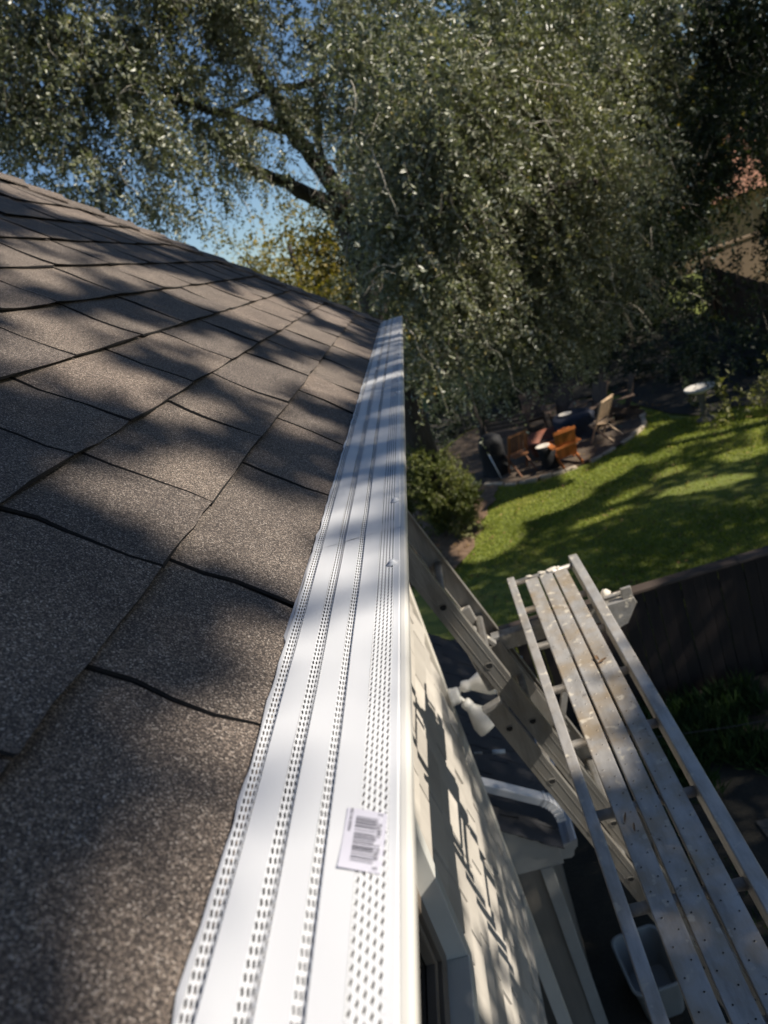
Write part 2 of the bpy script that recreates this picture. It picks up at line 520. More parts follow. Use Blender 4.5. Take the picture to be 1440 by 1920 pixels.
# ------------------------------------------------------------------ ground
def ground_mat(name, stops, scale=3.0, rough=0.9, bs=0.5, bsc=40, bd=0.02):
    m, nt, b = nodes_of(name)
    v = coord(nt)
    n1 = noise(nt, v, scale, 8, 0.65)
    r = ramp(nt, n1, stops)
    n2 = noise(nt, v, bsc, 4, 0.6)
    r2 = ramp(nt, n2, [(0.3, (0.7, 0.7, 0.7)), (0.7, (1.2, 1.2, 1.2))])
    nt.links.new(mix(nt, 1.0, r.outputs[0], r2.outputs[0], 'MULTIPLY'), b.inputs['Base Color'])
    b.inputs['Roughness'].default_value = rough
    bump(nt, b, n2, bs, bd)
    return m
M_SOIL = ground_mat('dark_soil', [(0.3, (0.022, 0.020, 0.015)), (0.7, (0.045, 0.040, 0.028))])  # plain dark soil tone for the ground and beds
M_LAWN = ground_mat('lawn_turf', [(0.28, (0.150, 0.145, 0.040)), (0.5, (0.155, 0.185, 0.034)), (0.75, (0.19, 0.215, 0.045))], 1.1, bsc=28)
M_GRAVEL = ground_mat('brown_gravel', [(0.3, (0.07, 0.050, 0.036)), (0.7, (0.15, 0.11, 0.075))], 4, bsc=60)  # gravel tone lowered: shade under the trees is in the colour
M_MULCH = ground_mat('leaf_mulch', [(0.3, (0.12, 0.070, 0.040)), (0.7, (0.27, 0.175, 0.105))], 7, bsc=45)
M_SLAB = ground_mat('dark_concrete_path', [(0.3, (0.06, 0.057, 0.052)), (0.7, (0.10, 0.095, 0.085))], 3, bsc=30)
LZ = -5.5
GZ = -5.85

def sheet(name, mat, x0, x1, y0, y1, z, nx=2, ny=2, amp=0.0, edge=0.0):
    xs = np.linspace(x0, x1, nx); ys = np.linspace(y0, y1, ny)
    X, Y = np.meshgrid(xs, ys)
    Z = np.full_like(X, z) + amp*(np.sin(X*1.3+Y*0.7)+np.sin(X*0.5-Y*1.1+1))*0.5
    v = np.stack([X, Y, Z], -1).reshape(-1, 3)
    i = (np.arange(ny-1)[:, None]*nx + np.arange(nx-1)[None]).ravel()
    f = np.stack([i, i+1, i+nx+1, i+nx], 1)
    o = link(name, np_mesh(name, v, f, 4), mat)
    return setp(o, kind='structure')
sheet('ground', M_SOIL, -220, 220, -120, 320, GZ)
sheet('lawn', M_LAWN, -30, 40, 7.92, 70, LZ, 60, 60, 0.03)
MB().box(-30, 40, 7.90, 7.98, GZ, LZ).build('lawn_edge', M_SOIL)['kind'] = 'structure'

def flat_poly(name, pts, z, mat, kind='structure', n=60, jag=0.0):
    me = bpy.data.meshes.new(name)
    me.from_pydata([(x + random.gauss(0, jag), y + random.gauss(0, jag), z) for x, y in pts], [], [tuple(range(len(pts)))])
    me.update()
    return setp(link(name, me, mat), kind=kind)

EDGE = [(-0.55, 18.1), (-0.14, 17.28), (0.54, 16.42), (1.23, 15.98), (1.96, 15.90), (2.74, 16.14), (3.63, 16.71), (4.25, 17.5), (4.4, 18.6)]
def spline(pts, n):
    out = []
    P = [np.array(p, float) for p in pts]
    for i in range(len(P)-1):
        a = P[max(i-1, 0)]; b = P[i]; c = P[i+1]; d = P[min(i+2, len(P)-1)]
        for s_ in range(n):
            t = s_/n
            out.append(0.5*((2*b)+(c-a)*t+(2*a-5*b+4*c-d)*t*t+(3*b-a-3*c+d)*t**3))
    out.append(P[-1])
    return out
edge = spline(EDGE, 8)
patio = flat_poly('gravel_patio', [(p[0], p[1]) for p in edge] + [(4.2, 21.0), (2.5, 22.5), (0.2, 22.2), (-0.9, 20.5)], LZ + 0.045, M_GRAVEL)
flat_poly('mulch_bed', [(-0.5, 18.0), (-0.2, 17.2), (0.50, 16.45), (0.42, 16.1), (0.30, 15.8), (0.32, 15.5), (0.08, 15.2), (0.05, 14.8), (-0.15, 14.5), (-0.12, 14.1), (-0.35, 13.7), (-0.38, 13.3), (-0.62, 12.9), (-0.9, 12.5), (-2.6, 12.3), (-3, 15), (-2.4, 18)], LZ + 0.040, M_MULCH)
flat_poly('garden_bed', [(4.75, 18.2), (4.9, 17.5), (5.1, 17.1), (5.25, 16.75), (5.6, 16.55), (5.9, 16.7), (6.2, 16.3), (6.6, 16.0), (6.9, 16.2), (7.4, 15.8), (8.1, 16.1), (9, 15.9), (9, 24.1), (4.4, 24.1), (4.5, 21), (4.6, 19)], LZ + 0.040, M_SOIL)
flat_poly('lawn_shade_sheet', [(-8, 19.5), (-1, 19.0), (-.8, 21), (.2, 22.4), (2.5, 22.7), (4.3, 21.2), (4.39, 24.2), (9.2, 24.2), (9.8, 32.8), (3.5, 32.8), (2, 27), (-8, 27)], LZ + 0.035, M_SOIL)  # dark sheet over the lawn, shade behind the patio put in as colour
flat_poly('stepping_slab', [(1.6, 4.3), (3.2, 4.1), (3.3, 5.6), (1.5, 5.7)], GZ + 0.02, M_SLAB)
# border stones, each its own piece of the patio
acc = 0; last = edge[0]
L_ = 0.27
for i in range(1, len(edge)):
    seg = np.linalg.norm(edge[i]-last)
    if seg < L_: continue
    if random.random() < 0.12:
        last = edge[i]; continue
    mid = (edge[i]+last)/2 + np.array([random.gauss(0, .03), random.gauss(0, .03)]); d = (edge[i]-last)/seg
    h = random.uniform(0.035, 0.075); w = random.uniform(0.085, 0.12)
    mb = MB().box(-seg*0.48, seg*0.48, -w/2, w/2, -0.03, h)
    mb.v = [(x + random.gauss(0, .008), y + random.gauss(0, .008), z + random.gauss(0, .006)) for x, y, z in mb.v]
    o = mb.build('border_stone', M_STONE, patio, bevel=0.015)
    o.location = (mid[0], mid[1], LZ + 0.02); o.rotation_euler = (0, 0, math.atan2(d[1], d[0]) + random.gauss(0, .05))
    last = edge[i]

# ------------------------------------------------------------------ house
TAN = 0.95
ALPHA = math.atan(TAN)
UP = Vector((-math.cos(ALPHA), 0, math.sin(ALPHA)))
NRM = Vector((math.sin(ALPHA), 0, math.cos(ALPHA)))
EX, EZ = -0.217, -0.300          # eave line of the shingle surface
YC = 4.33                        # far end of the eave
house = thing('house', 'two storey house with brown shingled hip roof above cream shake siding', 'house', loc=(-0.55, 3.0, GZ))
def H(o):
    """parent to the house, keeping world coordinates"""
    return o
house_off = Vector(house.location)
def hp(mb):
    mb.v = [tuple(Vector(v) - house_off) for v in mb.v]; return mb

RX, RZ = -4.2, EZ - 0.0165 + TAN*(4.2-0.217)
ez = EZ - 0.0165
rb = MB()
rb.add([(EX, -7, ez), (EX, YC, ez), (RX, YC-(EX-RX), RZ), (RX, -7, RZ)], [(0, 1, 2, 3)])
rb.add([(EX, YC, ez), (2*RX-EX, YC, ez), (RX, YC-(EX-RX), RZ)], [(0, 1, 2)])
rb.add([(2*RX-EX, -7, ez), (2*RX-EX, YC, ez), (RX, YC-(EX-RX), RZ), (RX, -7, RZ)], [(3, 2, 1, 0)])
rb.add([(EX, -7, ez), (RX, -7, RZ), (2*RX-EX, -7, ez)], [(0, 1, 2)])
roof = hp(rb).build('roof', M_SHINGLE, house)

hp(MB().add([(EX, 0, ez+0.0004), (EX, YC, ez+0.0004), (EX-1.75, YC-1.75, ez+0.0004+1.75*TAN), (EX-1.75, 0, ez+0.0004+1.75*TAN)], [(0, 1, 2, 3)])).build('shade_underlay', M_UNDER, roof)  # dark sheet under the tabs: keyway shade put in as colour
def hip_limit(u):
    """Y of the hip at distance u up the slope"""
    return YC - u*math.cos(ALPHA)

def tab(parent, off, org, up, yv, nv, u0, e, y0, y1, yend=None, t=0.0048, slack=0.03, mat=None, curl=0.006):
    nu, ny = 7, 6
    vs = []; fs = []
    sk0, sk1 = random.gauss(0, .003), random.gauss(0, .003)
    ph = random.uniform(0, 6.28); am = random.uniform(0.0006, 0.0018)
    lift = random.uniform(0.0, 0.002)
    gp0 = random.uniform(0.0016, 0.0034); gp1 = random.uniform(0.0016, 0.0034)
    wav = [.004*math.sin(y0*41+i*1.35) + .002*math.sin(y0*97+i*2.6) for i in range(nu)]; wav2 = [.004*math.sin(y1*41+i*1.35) + .002*math.sin(y1*97+i*2.6) for i in range(nu)]
    for layer in (0, 1):
        for i in range(nu):
            s_ = i/(nu-1)
            u = u0 + (e+slack)*s_
            for j in range(ny):
                q = j/(ny-1)
                ya = y0 + sk0*(1-s_) + gp0 + wav[i]; yb = y1 + sk1*(1-s_) - gp1 + wav2[i]
                if yend is not None: yb = min(yb, yend(u))
                y = ya + (yb-ya)*q
                uu = u + (random.gauss(0, 0.0012) if i == 0 else 0)
                edge_c = (2*q-1)**2
                h = 0.0035 + t*(1-s_) + curl*(1-s_)**3*(0.5+0.7*edge_c) + am*math.sin(ph+q*5+s_*4) + lift*(1-s_) + 0.0012*(1-q)*(1-0.4*s_) + 0.0008*(1-q)**6
                if layer == 0: h -= 0.0045
                if layer == 1 and (j in (0, ny-1) or i == 0): h -= 0.0006
                vs.append(Vector(org) + Vector(up)*uu + Vector(yv)*y + Vector(nv)*h - off)
    k = nu*ny
    for i in range(nu-1):
        for j in range(ny-1):
            a = i*ny+j
            fs.append((k+a, k+a+1, k+a+ny+1, k+a+ny))
    for j in range(ny-1): fs.append((j, j+1, k+j+1, k+j))
    for i in range(nu-1):
        fs.append((i*ny, k+i*ny, k+(i+1)*ny, (i+1)*ny))
        b = ny-1
        fs.append((i*ny+b, (i+1)*ny+b, k+(i+1)*ny+b, k+i*ny+b))
    o = MB().add(vs, fs).build('shingle', mat or M_SHINGLE, parent, smooth=True)
    o.data.materials.append(M_EDGE)
    ntop = (nu-1)*(ny-1)
    for pi in range(ntop, len(o.data.polygons)): o.data.polygons[pi].material_index = 1
    m = o.modifiers.new('split', 'EDGE_SPLIT'); m.split_angle = math.radians(40)
    return o

EXP = 0.168
KEYS = {0: [0.20, 0.50, 0.72, 1.105, 1.44, 1.76, 2.02, 2.36, 2.70, 3.02, 3.34, 3.70, 4.02],
        1: [0.38, 0.685, 0.895, 1.245, 1.56, 1.93, 2.22, 2.58, 2.90, 3.28, 3.62, 3.95],
        2: [0.58, 0.86, 1.05, 1.40, 1.73, 2.08, 2.42, 2.74, 3.10, 3.42, 3.78]}
off = house_off
nsh = 0
for k in range(13):
    u0 = -0.010 + k*EXP if k else -0.012
    e = EXP if k else 0.170
    ylo = max(0.10, 0.12 + 0.42*(k-1) - 0.2) if k > 1 else 0.12
    if k in KEYS: ys = [0.02] + KEYS[k]
    else:
        y = ylo - random.uniform(0, .25); ys = [y]
        while y < hip_limit(u0):
            y += random.choice([0.22, 0.30, 0.33, 0.36, 0.27]); ys.append(y)
    ys = [y for y in ys if y < hip_limit(u0+e) - 0.06] + [hip_limit(u0) + 0.02]
    for a, b in zip(ys[:-1], ys[1:]):
        if b < ylo: continue
        tab(roof, off, (EX, 0, EZ - 0.0165 - (0.001 if k == 0 else 0)), UP, (0, 1, 0), NRM, u0, e, a, b, yend=lambda u: hip_limit(u) + 0.015, curl=0.0005 if k == 0 else 0.0035)
        nsh += 1
# hip caps: overlapping bent pieces along the hip
hipd = Vector((RX-EX, -(EX-RX), RZ-ez)).normalized()
hip0 = Vector((EX, YC, ez))
sideA = (UP - hipd*UP.dot(hipd)).normalized()
upB = Vector((0, -math.cos(ALPHA), math.sin(ALPHA)))
sideA = -(Vector((0, -1, 0)) - hipd*Vector((0, -1, 0)).dot(hipd)).normalized() * -1
sideB = (Vector((-1, 0, 0)) - hipd*Vector((-1, 0, 0)).dot(hipd)).normalized()
nA = NRM; nB = Vector((0, math.sin(ALPHA), math.cos(ALPHA)))
top = (nA + nB).normalized()
for i in range(19):
    a = i*0.15
    vs = []
    for (s_, h) in ((a-0.03, 0.024), (a+0.165, 0.012)):
        for q, wdt in ((0, 0.11), (1, 0.0), (2, 0.11)):
            p = hip0 + hipd*s_
            if q == 0: p = p + sideA*wdt + nA*(h-0.002)
            if q == 1: p = p + top*h*1.15
            if q == 2: p = p + sideB*wdt + nB*(h-0.002)
            vs.append(p - off)
    low = [v - Vector((0, 0, 0.006)) for v in vs]
    mb = MB().add(vs + low, [(0, 1, 4, 3), (1, 2, 5, 4), (6, 9, 10, 7), (7, 10, 11, 8), (0, 6, 7, 1), (1, 7, 8, 2), (0, 3, 9, 6), (2, 8, 11, 5)])
    mb.build('hip_cap', M_SHINGLE, roof)

# eaves, fascia, gutter trough
hp(MB().box(-0.215, -0.190, -7, YC-0.03, -0.47, -0.335)).build('fascia', M_TRIM, house)
hp(MB().box(-0.56, -0.215, -7, YC-0.03, -0.475, -0.455)).build('soffit', M_TRIM, house)
hp(MB().box(-8.2, -0.215, YC-0.06, YC-0.03, -0.47, -0.335)).build('fascia', M_TRIM, house)
hp(MB().box(-8.2, -0.56, 3.96, YC-0.06, -0.475, -0.455)).build('soffit', M_TRIM, house)
GX1 = -0.094
prof = [(-0.188, -0.325), (-0.188, -0.428), (-0.165, -0.434), (-0.152, -0.420), (-0.148, -0.398), (-0.130, -0.375), (-0.1115, -0.350), (-0.0990, -0.314), (-0.0975, -0.3045), (-0.0995, -0.3010), (-0.104, -0.3005), (-0.108, -0.304),
        (-0.108, -0.310), (-0.1045, -0.312), (-0.1165, -0.350), (-0.135, -0.373), (-0.152, -0.395), (-0.157, -0.415), (-0.167, -0.428), (-0.183, -0.424), (-0.183, -0.325)]
g = hp(MB().prism(prof, 'y', -3.0, YC+0.005)).build('gutter', M_GUTTER, house)
bmod = g.modifiers.new('bevel', 'BEVEL'); bmod.width = 0.001; bmod.segments = 2; bmod.limit_method = 'ANGLE'; bmod.angle_limit = math.radians(20)
hp(MB().prism([(-0.1825, -0.318), (-0.1825, -0.4225), (-0.168, -0.4265), (-0.1585, -0.4148), (-0.1535, -0.3945), (-0.1365, -0.3725), (-0.1180, -0.3495), (-0.1065, -0.3125), (-0.1090, -0.3125), (-0.1200, -0.3500), (-0.1385, -0.3735), (-0.1555, -0.3955), (-0.1605, -0.4140), (-0.1685, -0.4235), (-0.1800, -0.4205), (-0.1800, -0.318)], 'y', -3, YC-0.01)).build('gutter_shade_liner', M_TROUGH, house)  # dark liner added so the guard openings show shade as colour
cap = [(-0.190, -0.325), (-0.190, -0.431), (-0.164, -0.437), (-0.150, -0.422), (-0.146, -0.398), (-0.128, -0.374), (-0.109, -0.349), (-0.0955, -0.304), (-0.19, -0.318)]
hp(MB().prism(cap, 'y', YC+0.006, YC+0.012)).build('gutter_end_cap', M_GUTTER, house)
hp(MB().prism([(-0.20, -0.303), (-0.20, -0.325), (-0.14, -0.325), (-0.15, -0.303)], 'y', YC-0.035, YC-0.002)).build('gutter_corner_patch', M_BLACK, house)

# walls
WX = -0.580
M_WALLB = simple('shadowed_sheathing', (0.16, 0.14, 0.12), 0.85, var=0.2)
WYC = 3.96
WB = -4.14
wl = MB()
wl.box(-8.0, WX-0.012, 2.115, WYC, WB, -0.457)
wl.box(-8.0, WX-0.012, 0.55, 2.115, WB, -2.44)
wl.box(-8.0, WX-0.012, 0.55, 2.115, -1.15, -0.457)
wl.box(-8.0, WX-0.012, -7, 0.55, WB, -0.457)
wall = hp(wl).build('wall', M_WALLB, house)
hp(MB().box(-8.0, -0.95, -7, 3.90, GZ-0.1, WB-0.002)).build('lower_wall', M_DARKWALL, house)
hp(MB().box(-0.64, -0.548, 3.885, 3.965, GZ-0.1, WB-0.003)).build('lower_corner_post', M_TRIM, house)
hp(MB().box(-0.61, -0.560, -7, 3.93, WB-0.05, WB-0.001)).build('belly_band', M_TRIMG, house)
hp(MB().box(-0.65, -0.552, WYC-0.028, WYC+0.050, WB-0.03, -0.477)).build('corner_board', M_TRIM, house, bevel=0.003)
# shakes, one object each
ZB = WB
SE = 0.163
r = 0
nshk = 0
z = ZB
while z < -1.35:
    y = 1.75 - random.uniform(0, .3)
    while y < WYC-0.032:
        w_ = random.uniform(0.26, 0.44)
        y1 = min(y + w_, WYC-0.032)
        lo = z + random.gauss(0, .002)
        ok = True
        a, b = y + 0.0095, y1 - 0.0095
        if lo + SE > -2.45 and a < 2.118:
            a = 2.118
        if b - a > 0.03 and b > 1.75:
            x0 = WX - 0.012
            t0 = 0.029 + random.gauss(0, .0045); t1 = 0.006
            tw = random.gauss(0, .0030)
            zt = lo + SE + 0.02
            vs = [(x0, a, lo), (x0, b, lo), (x0, b, zt), (x0, a, zt), (x0+t0+tw, a, lo), (x0+t0-tw, b, lo), (x0+t1, b, zt), (x0+t1, a, zt)]
            # bowed middle row
            m_ = lo + SE*0.45
            fs = [(3, 2, 1, 0), (4, 5, 6, 7), (0, 1, 5, 4), (1, 2, 6, 5), (2, 3, 7, 6), (3, 0, 4, 7)]
            hp_mb = MB().add(vs, fs)
            hp(hp_mb).build('shake', M_SHAKE, wall, bevel=0.0015, seg=1)
            nshk += 1
        y = y1
    z += SE
# window
win = MB().box(WX-0.10, WX-0.085, 0.6, 2.06, -2.36, -1.2)
win = hp(win).build('window', M_SASH, house)
hp(MB().box(WX-0.084, WX-0.080, 0.66, 1.99, -2.30, -1.26)).build('pane', M_GLASS, win)
fr = MB()
fr.box(WX-0.084, WX-0.055, 1.985, 2.055, -2.36, -1.2); fr.box(WX-0.084, WX-0.055, 0.6, 1.984, -2.36, -2.295)
fr.box(WX-0.079, WX-0.045, 0.62, 1.90, -2.20, -2.17); fr.box(WX-0.079, WX-0.045, 1.87, 1.90, -2.169, -1.2)
hp(fr).build('sash', M_SASH, win, bevel=0.003)
cs = MB()
cs.box(WX-0.085, WX+0.022, 2.052, 2.114, -2.44, -1.19)
cs.box(WX-0.085, WX+0.026, 0.55, 2.051, -2.44, -2.375)
cs.box(WX-0.085, WX+0.022, 0.55, 2.051, -1.25, -1.19)
hp(cs).build('casing', M_CASING, win, bevel=0.004)

# ------------------------------------------------------------------ rear extension
WM = 0.80
wa = math.atan(WM)
ext = thing('house_extension', 'low rear extension with dark shingles and white eave gutter past the house corner', 'extension', loc=(-0.6, 4.05, GZ))
eoff = Vector(ext.location)
def ep(mb):
    mb.v = [tuple(Vector(v) - eoff) for v in mb.v]; return mb
WU = Vector((-math.cos(wa), 0, math.sin(wa))); WN = Vector((math.sin(wa), 0, math.cos(wa)))
wx0, wz0 = -0.205, -3.91
M_DSH = simple('dark_asphalt_granules', (0.050, 0.050, 0.054), 0.9, var=0.35, scale=160, bs=0.6, bscale=300, bd=0.003)
YE = 6.45
rf = MB().add([(wx0, 4.02, wz0-0.006), (wx0, YE, wz0-0.006), (-3.2, YE, wz0-0.006+WM*(3.2-0.205)), (-3.2, 4.02, wz0-0.006+WM*(3.2-0.205))], [(0, 1, 2, 3)])
eroof = ep(rf).build('roof', M_DSH, ext)
for k in range(6):
    y = 3.99 - random.uniform(0, .2)
    while y < YE:
        y1 = min(y + random.choice([.26, .33, .30]), YE)
        tab(eroof, eoff, (wx0, 0, wz0-0.006), WU, (0, 1, 0), WN, -0.01 + k*0.15, 0.15, max(y, 3.985), y1, mat=M_DSH, curl=0.003)
        y = y1
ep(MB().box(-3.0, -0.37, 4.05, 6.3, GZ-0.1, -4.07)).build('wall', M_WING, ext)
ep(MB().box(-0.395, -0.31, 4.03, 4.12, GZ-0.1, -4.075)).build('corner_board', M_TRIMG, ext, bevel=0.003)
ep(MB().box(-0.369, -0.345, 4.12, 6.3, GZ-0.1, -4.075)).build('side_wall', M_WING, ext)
box = [(-0.62, -3.585), (-0.225, -3.90), (-0.225, -4.06), (-0.62, -4.06)]
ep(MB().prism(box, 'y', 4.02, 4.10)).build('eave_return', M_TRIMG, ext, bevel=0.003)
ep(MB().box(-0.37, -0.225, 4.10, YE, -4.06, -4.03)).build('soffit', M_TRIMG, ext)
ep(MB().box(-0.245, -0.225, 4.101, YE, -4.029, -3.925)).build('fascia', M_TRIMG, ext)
gp = [(-0.222, -3.93), (-0.222, -4.03), (-0.165, -4.035), (-0.145, -4.02), (-0.135, -3.985), (-0.105, -3.955), (-0.092, -3.90), (-0.105, -3.897), (-0.106, -3.904), (-0.100, -3.906), (-0.112, -3.950), (-0.142, -3.980), (-0.152, -4.015), (-0.168, -4.027), (-0.216, -4.022), (-0.216, -3.93)]
ep(MB().prism(gp, 'y', 4.04, YE)).build('gutter', M_WHITE, ext, bevel=0.001)
gcap = [(-0.224, -3.93), (-0.224, -4.033), (-0.165, -4.039), (-0.142, -4.023), (-0.132, -3.985), (-0.102, -3.955), (-0.089, -3.90)]
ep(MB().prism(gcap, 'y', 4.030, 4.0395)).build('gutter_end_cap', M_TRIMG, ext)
# downspout lying down the roof slope, ribbed elbow into the gutter
ds = ep(MB().bar((-0.62, 4.22, -3.405), (-0.25, 4.22, -3.665), 0.085, 0.062)).build('downspout', M_WHITE, ext, bevel=0.008)
pts = []
for i in range(13):
    t = i/12
    a = math.radians(35 + 55*t)
    pts.append(Vector((-0.25 + 0.10*math.sin(math.radians(90*t))*0.95, 4.22, -3.665 - 0.07*t - 0.13*t*t)))
el = MB()
for i in range(12):
    k_ = 1.10 if i % 2 else 0.96
    el.bar(pts[i], pts[i] + (pts[i+1]-pts[i])*0.98, 0.085*k_, 0.062*k_)
ep(el).build('elbow', M_WHITE, ext, bevel=0.004)

# ------------------------------------------------------------------ gutter guard panels
GT = 0.02   # slope of the guard towards the lip
def gz(x):  # height profile of the guard sheet
    return None
def guard_panel(y0, y1, lift, label, edge_out, seed):
    rng = np.random.default_rng(seed)
    t = thing('gutter_guard', label, 'gutter guard', 'white perforated guard panels along the gutter', loc=(-0.15, (y0+y1)/2, -0.3))
    o_ = np.array(t.location)
    XL, XR = -0.219, -0.1025
    W = XR-XL
    # cross-section stations: (fraction, height, kind)
    PITCH = 0.0076
    n = int(round((y1-y0)/PITCH))
    ys = y0 + np.arange(n+1)*(y1-y0)/n
    def X(f): return XL + W*f
    def base(f): return -0.2950 - 0.0050*f + lift
    flats = [(0.0, 0.025), (0.112, 0.282), (0.372, 0.535), (0.602, 0.765)]
    st = [(0.025, 0.112, 4), (0.282, 0.372, 4), (0.535, 0.602, 4), (0.765, 0.925, 5)]
    # sheet: flat bands with slightly wavy surface, split along y
    mb_v = []; mb_f = []
    def band(f0, f1, z0, z1, nseg=2, rag=0.0):
        m = max(2, int((y1-y0)/0.02))
        yy = np.linspace(y0, y1, m+1)
        b0 = len(mb_v)
        for i, y in enumerate(yy):
            for j in range(nseg+1):
                q = j/nseg
                f = f0+(f1-f0)*q
                x = X(f)
                if rag and j == 0: x += -edge_out + rng.normal(0, rag)
                zz = z0+(z1-z0)*q + 0.0004*math.sin(y*23+f*9+seed)
                if j == 0 and rag: zz -= 0.0004
                mb_v.append((x, y, zz))
        for i in range(m):
            for j in range(nseg):
                a = b0+i*(nseg+1)+j
                mb_f.append((a, a+1, a+nseg+2, a+nseg+1))
    D = 0.0026
    band(0.0, 0.025, base(0), base(0.025), 2, 0.0009)
    for (f0, f1) in flats[1:]:
        band(f0, f1, base(f0)+0.0004, base(f1)+0.0002, 4)
    band(0.925, 0.972, base(0.925), base(0.972), 2)
    band(0.972, 1.0, base(0.972), base(1)-0.0035, 2)
    vs = np.array(mb_v) - o_
    so = link('guard_sheet', np_mesh('guard_sheet', vs, mb_f, 4), M_WHITE, t)
    so.data.polygons.foreach_set('use_smooth', [True]*len(so.data.polygons))
    # strips with real openings
    for si, (f0, f1, rows) in enumerate(st):
        V = []; F = []
        fe = np.linspace(f0, f1, rows+1)
        for rI in range(rows):
            fa, fb = fe[rI], fe[rI+1]
            xa, xb = X(fa), X(fb)
            # groove profile
            if si < 3:
                prof_ = [0.0, -D*0.5, -D*0.9, -D*0.75, -D*0.08]
                za, zb = base(fa)+prof_[rI], base(fb)+prof_[rI+1]
                if rI == 0: zb0 = zb
            else:
                za, zb = base(fa), base(fb)
            stag = (0.5*(rI % 2)) if si == 3 else (0.5 if rI == 3 else 0.0)
            last = (rI == rows-1 and si < 3)
            if si == 3: hw, hl, lip = 0.43, 0.33, 0.0011
            elif last: hw, hl, lip = (0.48, 0.43, 0.0003) if si < 2 else (0.36, 0.38, 0.0002)
            else: hw, hl, lip = 0.36, 0.43, 0.0001
            yy = ys[:-1] + (ys[1]-ys[0])*stag
            p = ys[1]-ys[0]
            for y in yy:
                b = len(V)
                xm = (xa+xb)/2; ym = y+p/2; zm = (za+zb)/2
                c = [(xa, y, za), (xb, y, zb), (xb, y+p, zb), (xa, y+p, za)]
                hx = (xb-xa)*hw; hy = p*hl
                sl = (zb-za)/(xb-xa)
                d = [(xm, ym-hy, zm), (xm+hx, ym, zm+sl*hx + lip), (xm, ym+hy, zm), (xm-hx, ym, zm-sl*hx - lip*0.8)]
                if not last and si < 3:   # elongated slot: widen the ends
                    d = [(xm-hx*.2, ym-hy, zm), (xm+hx, ym-hy*.5, zm+sl*hx), (xm+hx*.2, ym+hy, zm), (xm-hx, ym+hy*.5, zm-sl*hx)]
                V += c + d
                F += [(b+0, b+1, b+4), (b+1, b+2, b+5), (b+2, b+3, b+6), (b+3, b+0, b+7),
                      (b+0, b+4, b+7), (b+1, b+5, b+4), (b+2, b+6, b+5), (b+3, b+7, b+6)]
        if si < 3:
            xr = X(f1); zb_ = base(f1)
            b = len(V)
            V += [(xr, y0, zb_-D*0.08), (xr+0.0006, y0, zb_+0.0004), (xr+0.0006, y1, zb_+0.0004), (xr, y1, zb_-D*0.08)]
            F += [(b, b+1, b+2), (b, b+2, b+3)]
        V = np.array(V) - o_
        so = link('perforated_strip', np_mesh('perforated_strip', V, F, 3), M_WHITE, t)
        so['kind'] = 'stuff'
    return t

def screw(t, x, y, z=-0.2985, r=0.0042):
    o_ = Vector(t.location)
    mb = MB()
    mb.lathe([(0.0001, 0.0042), (r*0.7, 0.004), (r*0.95, 0.003), (r, 0.0012), (r*1.6, 0.0010), (r*1.65, 0.0), (r*1.5, -0.001)], 10)
    mb.v = [tuple(Vector(v) + Vector((x, y, z)) - o_) for v in mb.v]
    mb.build('screw', M_WHITE, t, smooth=True)

g1 = guard_panel(-0.21, 0.895, 0.0, 'nearest gutter guard panel carrying the barcode sticker', 0.0, 1)
g2 = guard_panel(0.865, 1.985, 0.0006, 'second gutter guard panel with two screw heads beside the ladder top', 0.0005, 2)
g3 = guard_panel(1.96, 3.07, 0.0002, 'third gutter guard panel, a fine shade band across it', 0.0006, 3)
g4 = guard_panel(3.045, YC-0.04, 0.0014, 'farthest gutter guard panel ending at the roof corner', 0.0002, 4)
screw(g1, -0.1125, 0.753); screw(g2, -0.1105, 0.97, -0.2978); screw(g2, -0.109, 1.82, -0.2978); screw(g3, -0.1085, 2.02); screw(g3, -0.110, 2.58); screw(g3, -0.110, 2.95); screw(g4, -0.110, 3.3, -0.297)
# torn tab on the rear edge of the first panel
o_ = Vector(g1.location)
tt = MB()
yy = np.linspace(0.632, 0.868, 14)
vs = []; fs = []
for i, y in enumerate(yy):
    e_ = 0.0052 + random.gauss(0, .0004) - 0.0025*(i/13)
    if i == 0: e_ = 0.0022
    vs += [Vector((-0.2185, y, -0.2946)) - o_, Vector((-0.219-e_, y + (0.004 if i == 0 else 0), -0.2966)) - o_]
for i in range(13): fs.append((2*i, 2*i+1, 2*i+3, 2*i+2))
tt.add(vs, fs).build('torn_flange', M_WHITE, g1)

# barcode sticker
def lab_surface():
    A = Vector((-0.1402, 0.3305, 0)); B = Vector((-0.1377, 0.3785, 0)); C_ = Vector((-0.1115, 0.3650, 0)); D_ = Vector((-0.1145, 0.3195, 0))
    def S(u, v, h=0.0):  # u along the long side (0 near camera), v across (0 house side)
        p = (A*(1-u)+B*u)*(1-v) + (D_*(1-u)+C_*u)*v
        p = p.copy()
        lift = 0.0005 + 0.0012*max(0, 1-u*1.6)**2*max(0, 1-v*1.5)**1.5 + 0.0004*math.sin(3*v+0.5)
        p.z = -0.2984 - 0.0012*(v-0.2) + lift + h
        return p
    return S
S = lab_surface()
vs = []; fs = []
nu, nv = 16, 10
for i in range(nu+1):
    for j in range(nv+1):
        vs.append(S(i/nu, j/nv) - o_)
for i in range(nu):
    for j in range(nv):
        a = i*(nv+1)+j
        fs.append((a, a+1, a+nv+2, a+nv+1))
sticker = MB().add(vs, fs).build('barcode_sticker', M_PAPER, g1, smooth=True)
bits = ('101' + '0001101' + '0100011' + '0001011' + '0101111' + '0010011' + '0011001' + '01010' + '1100110' + '1010000' + '1010000' + '1110100' + '1101100' + '1101100' + '101')
bb = MB()
i = 0
N_ = len(bits)
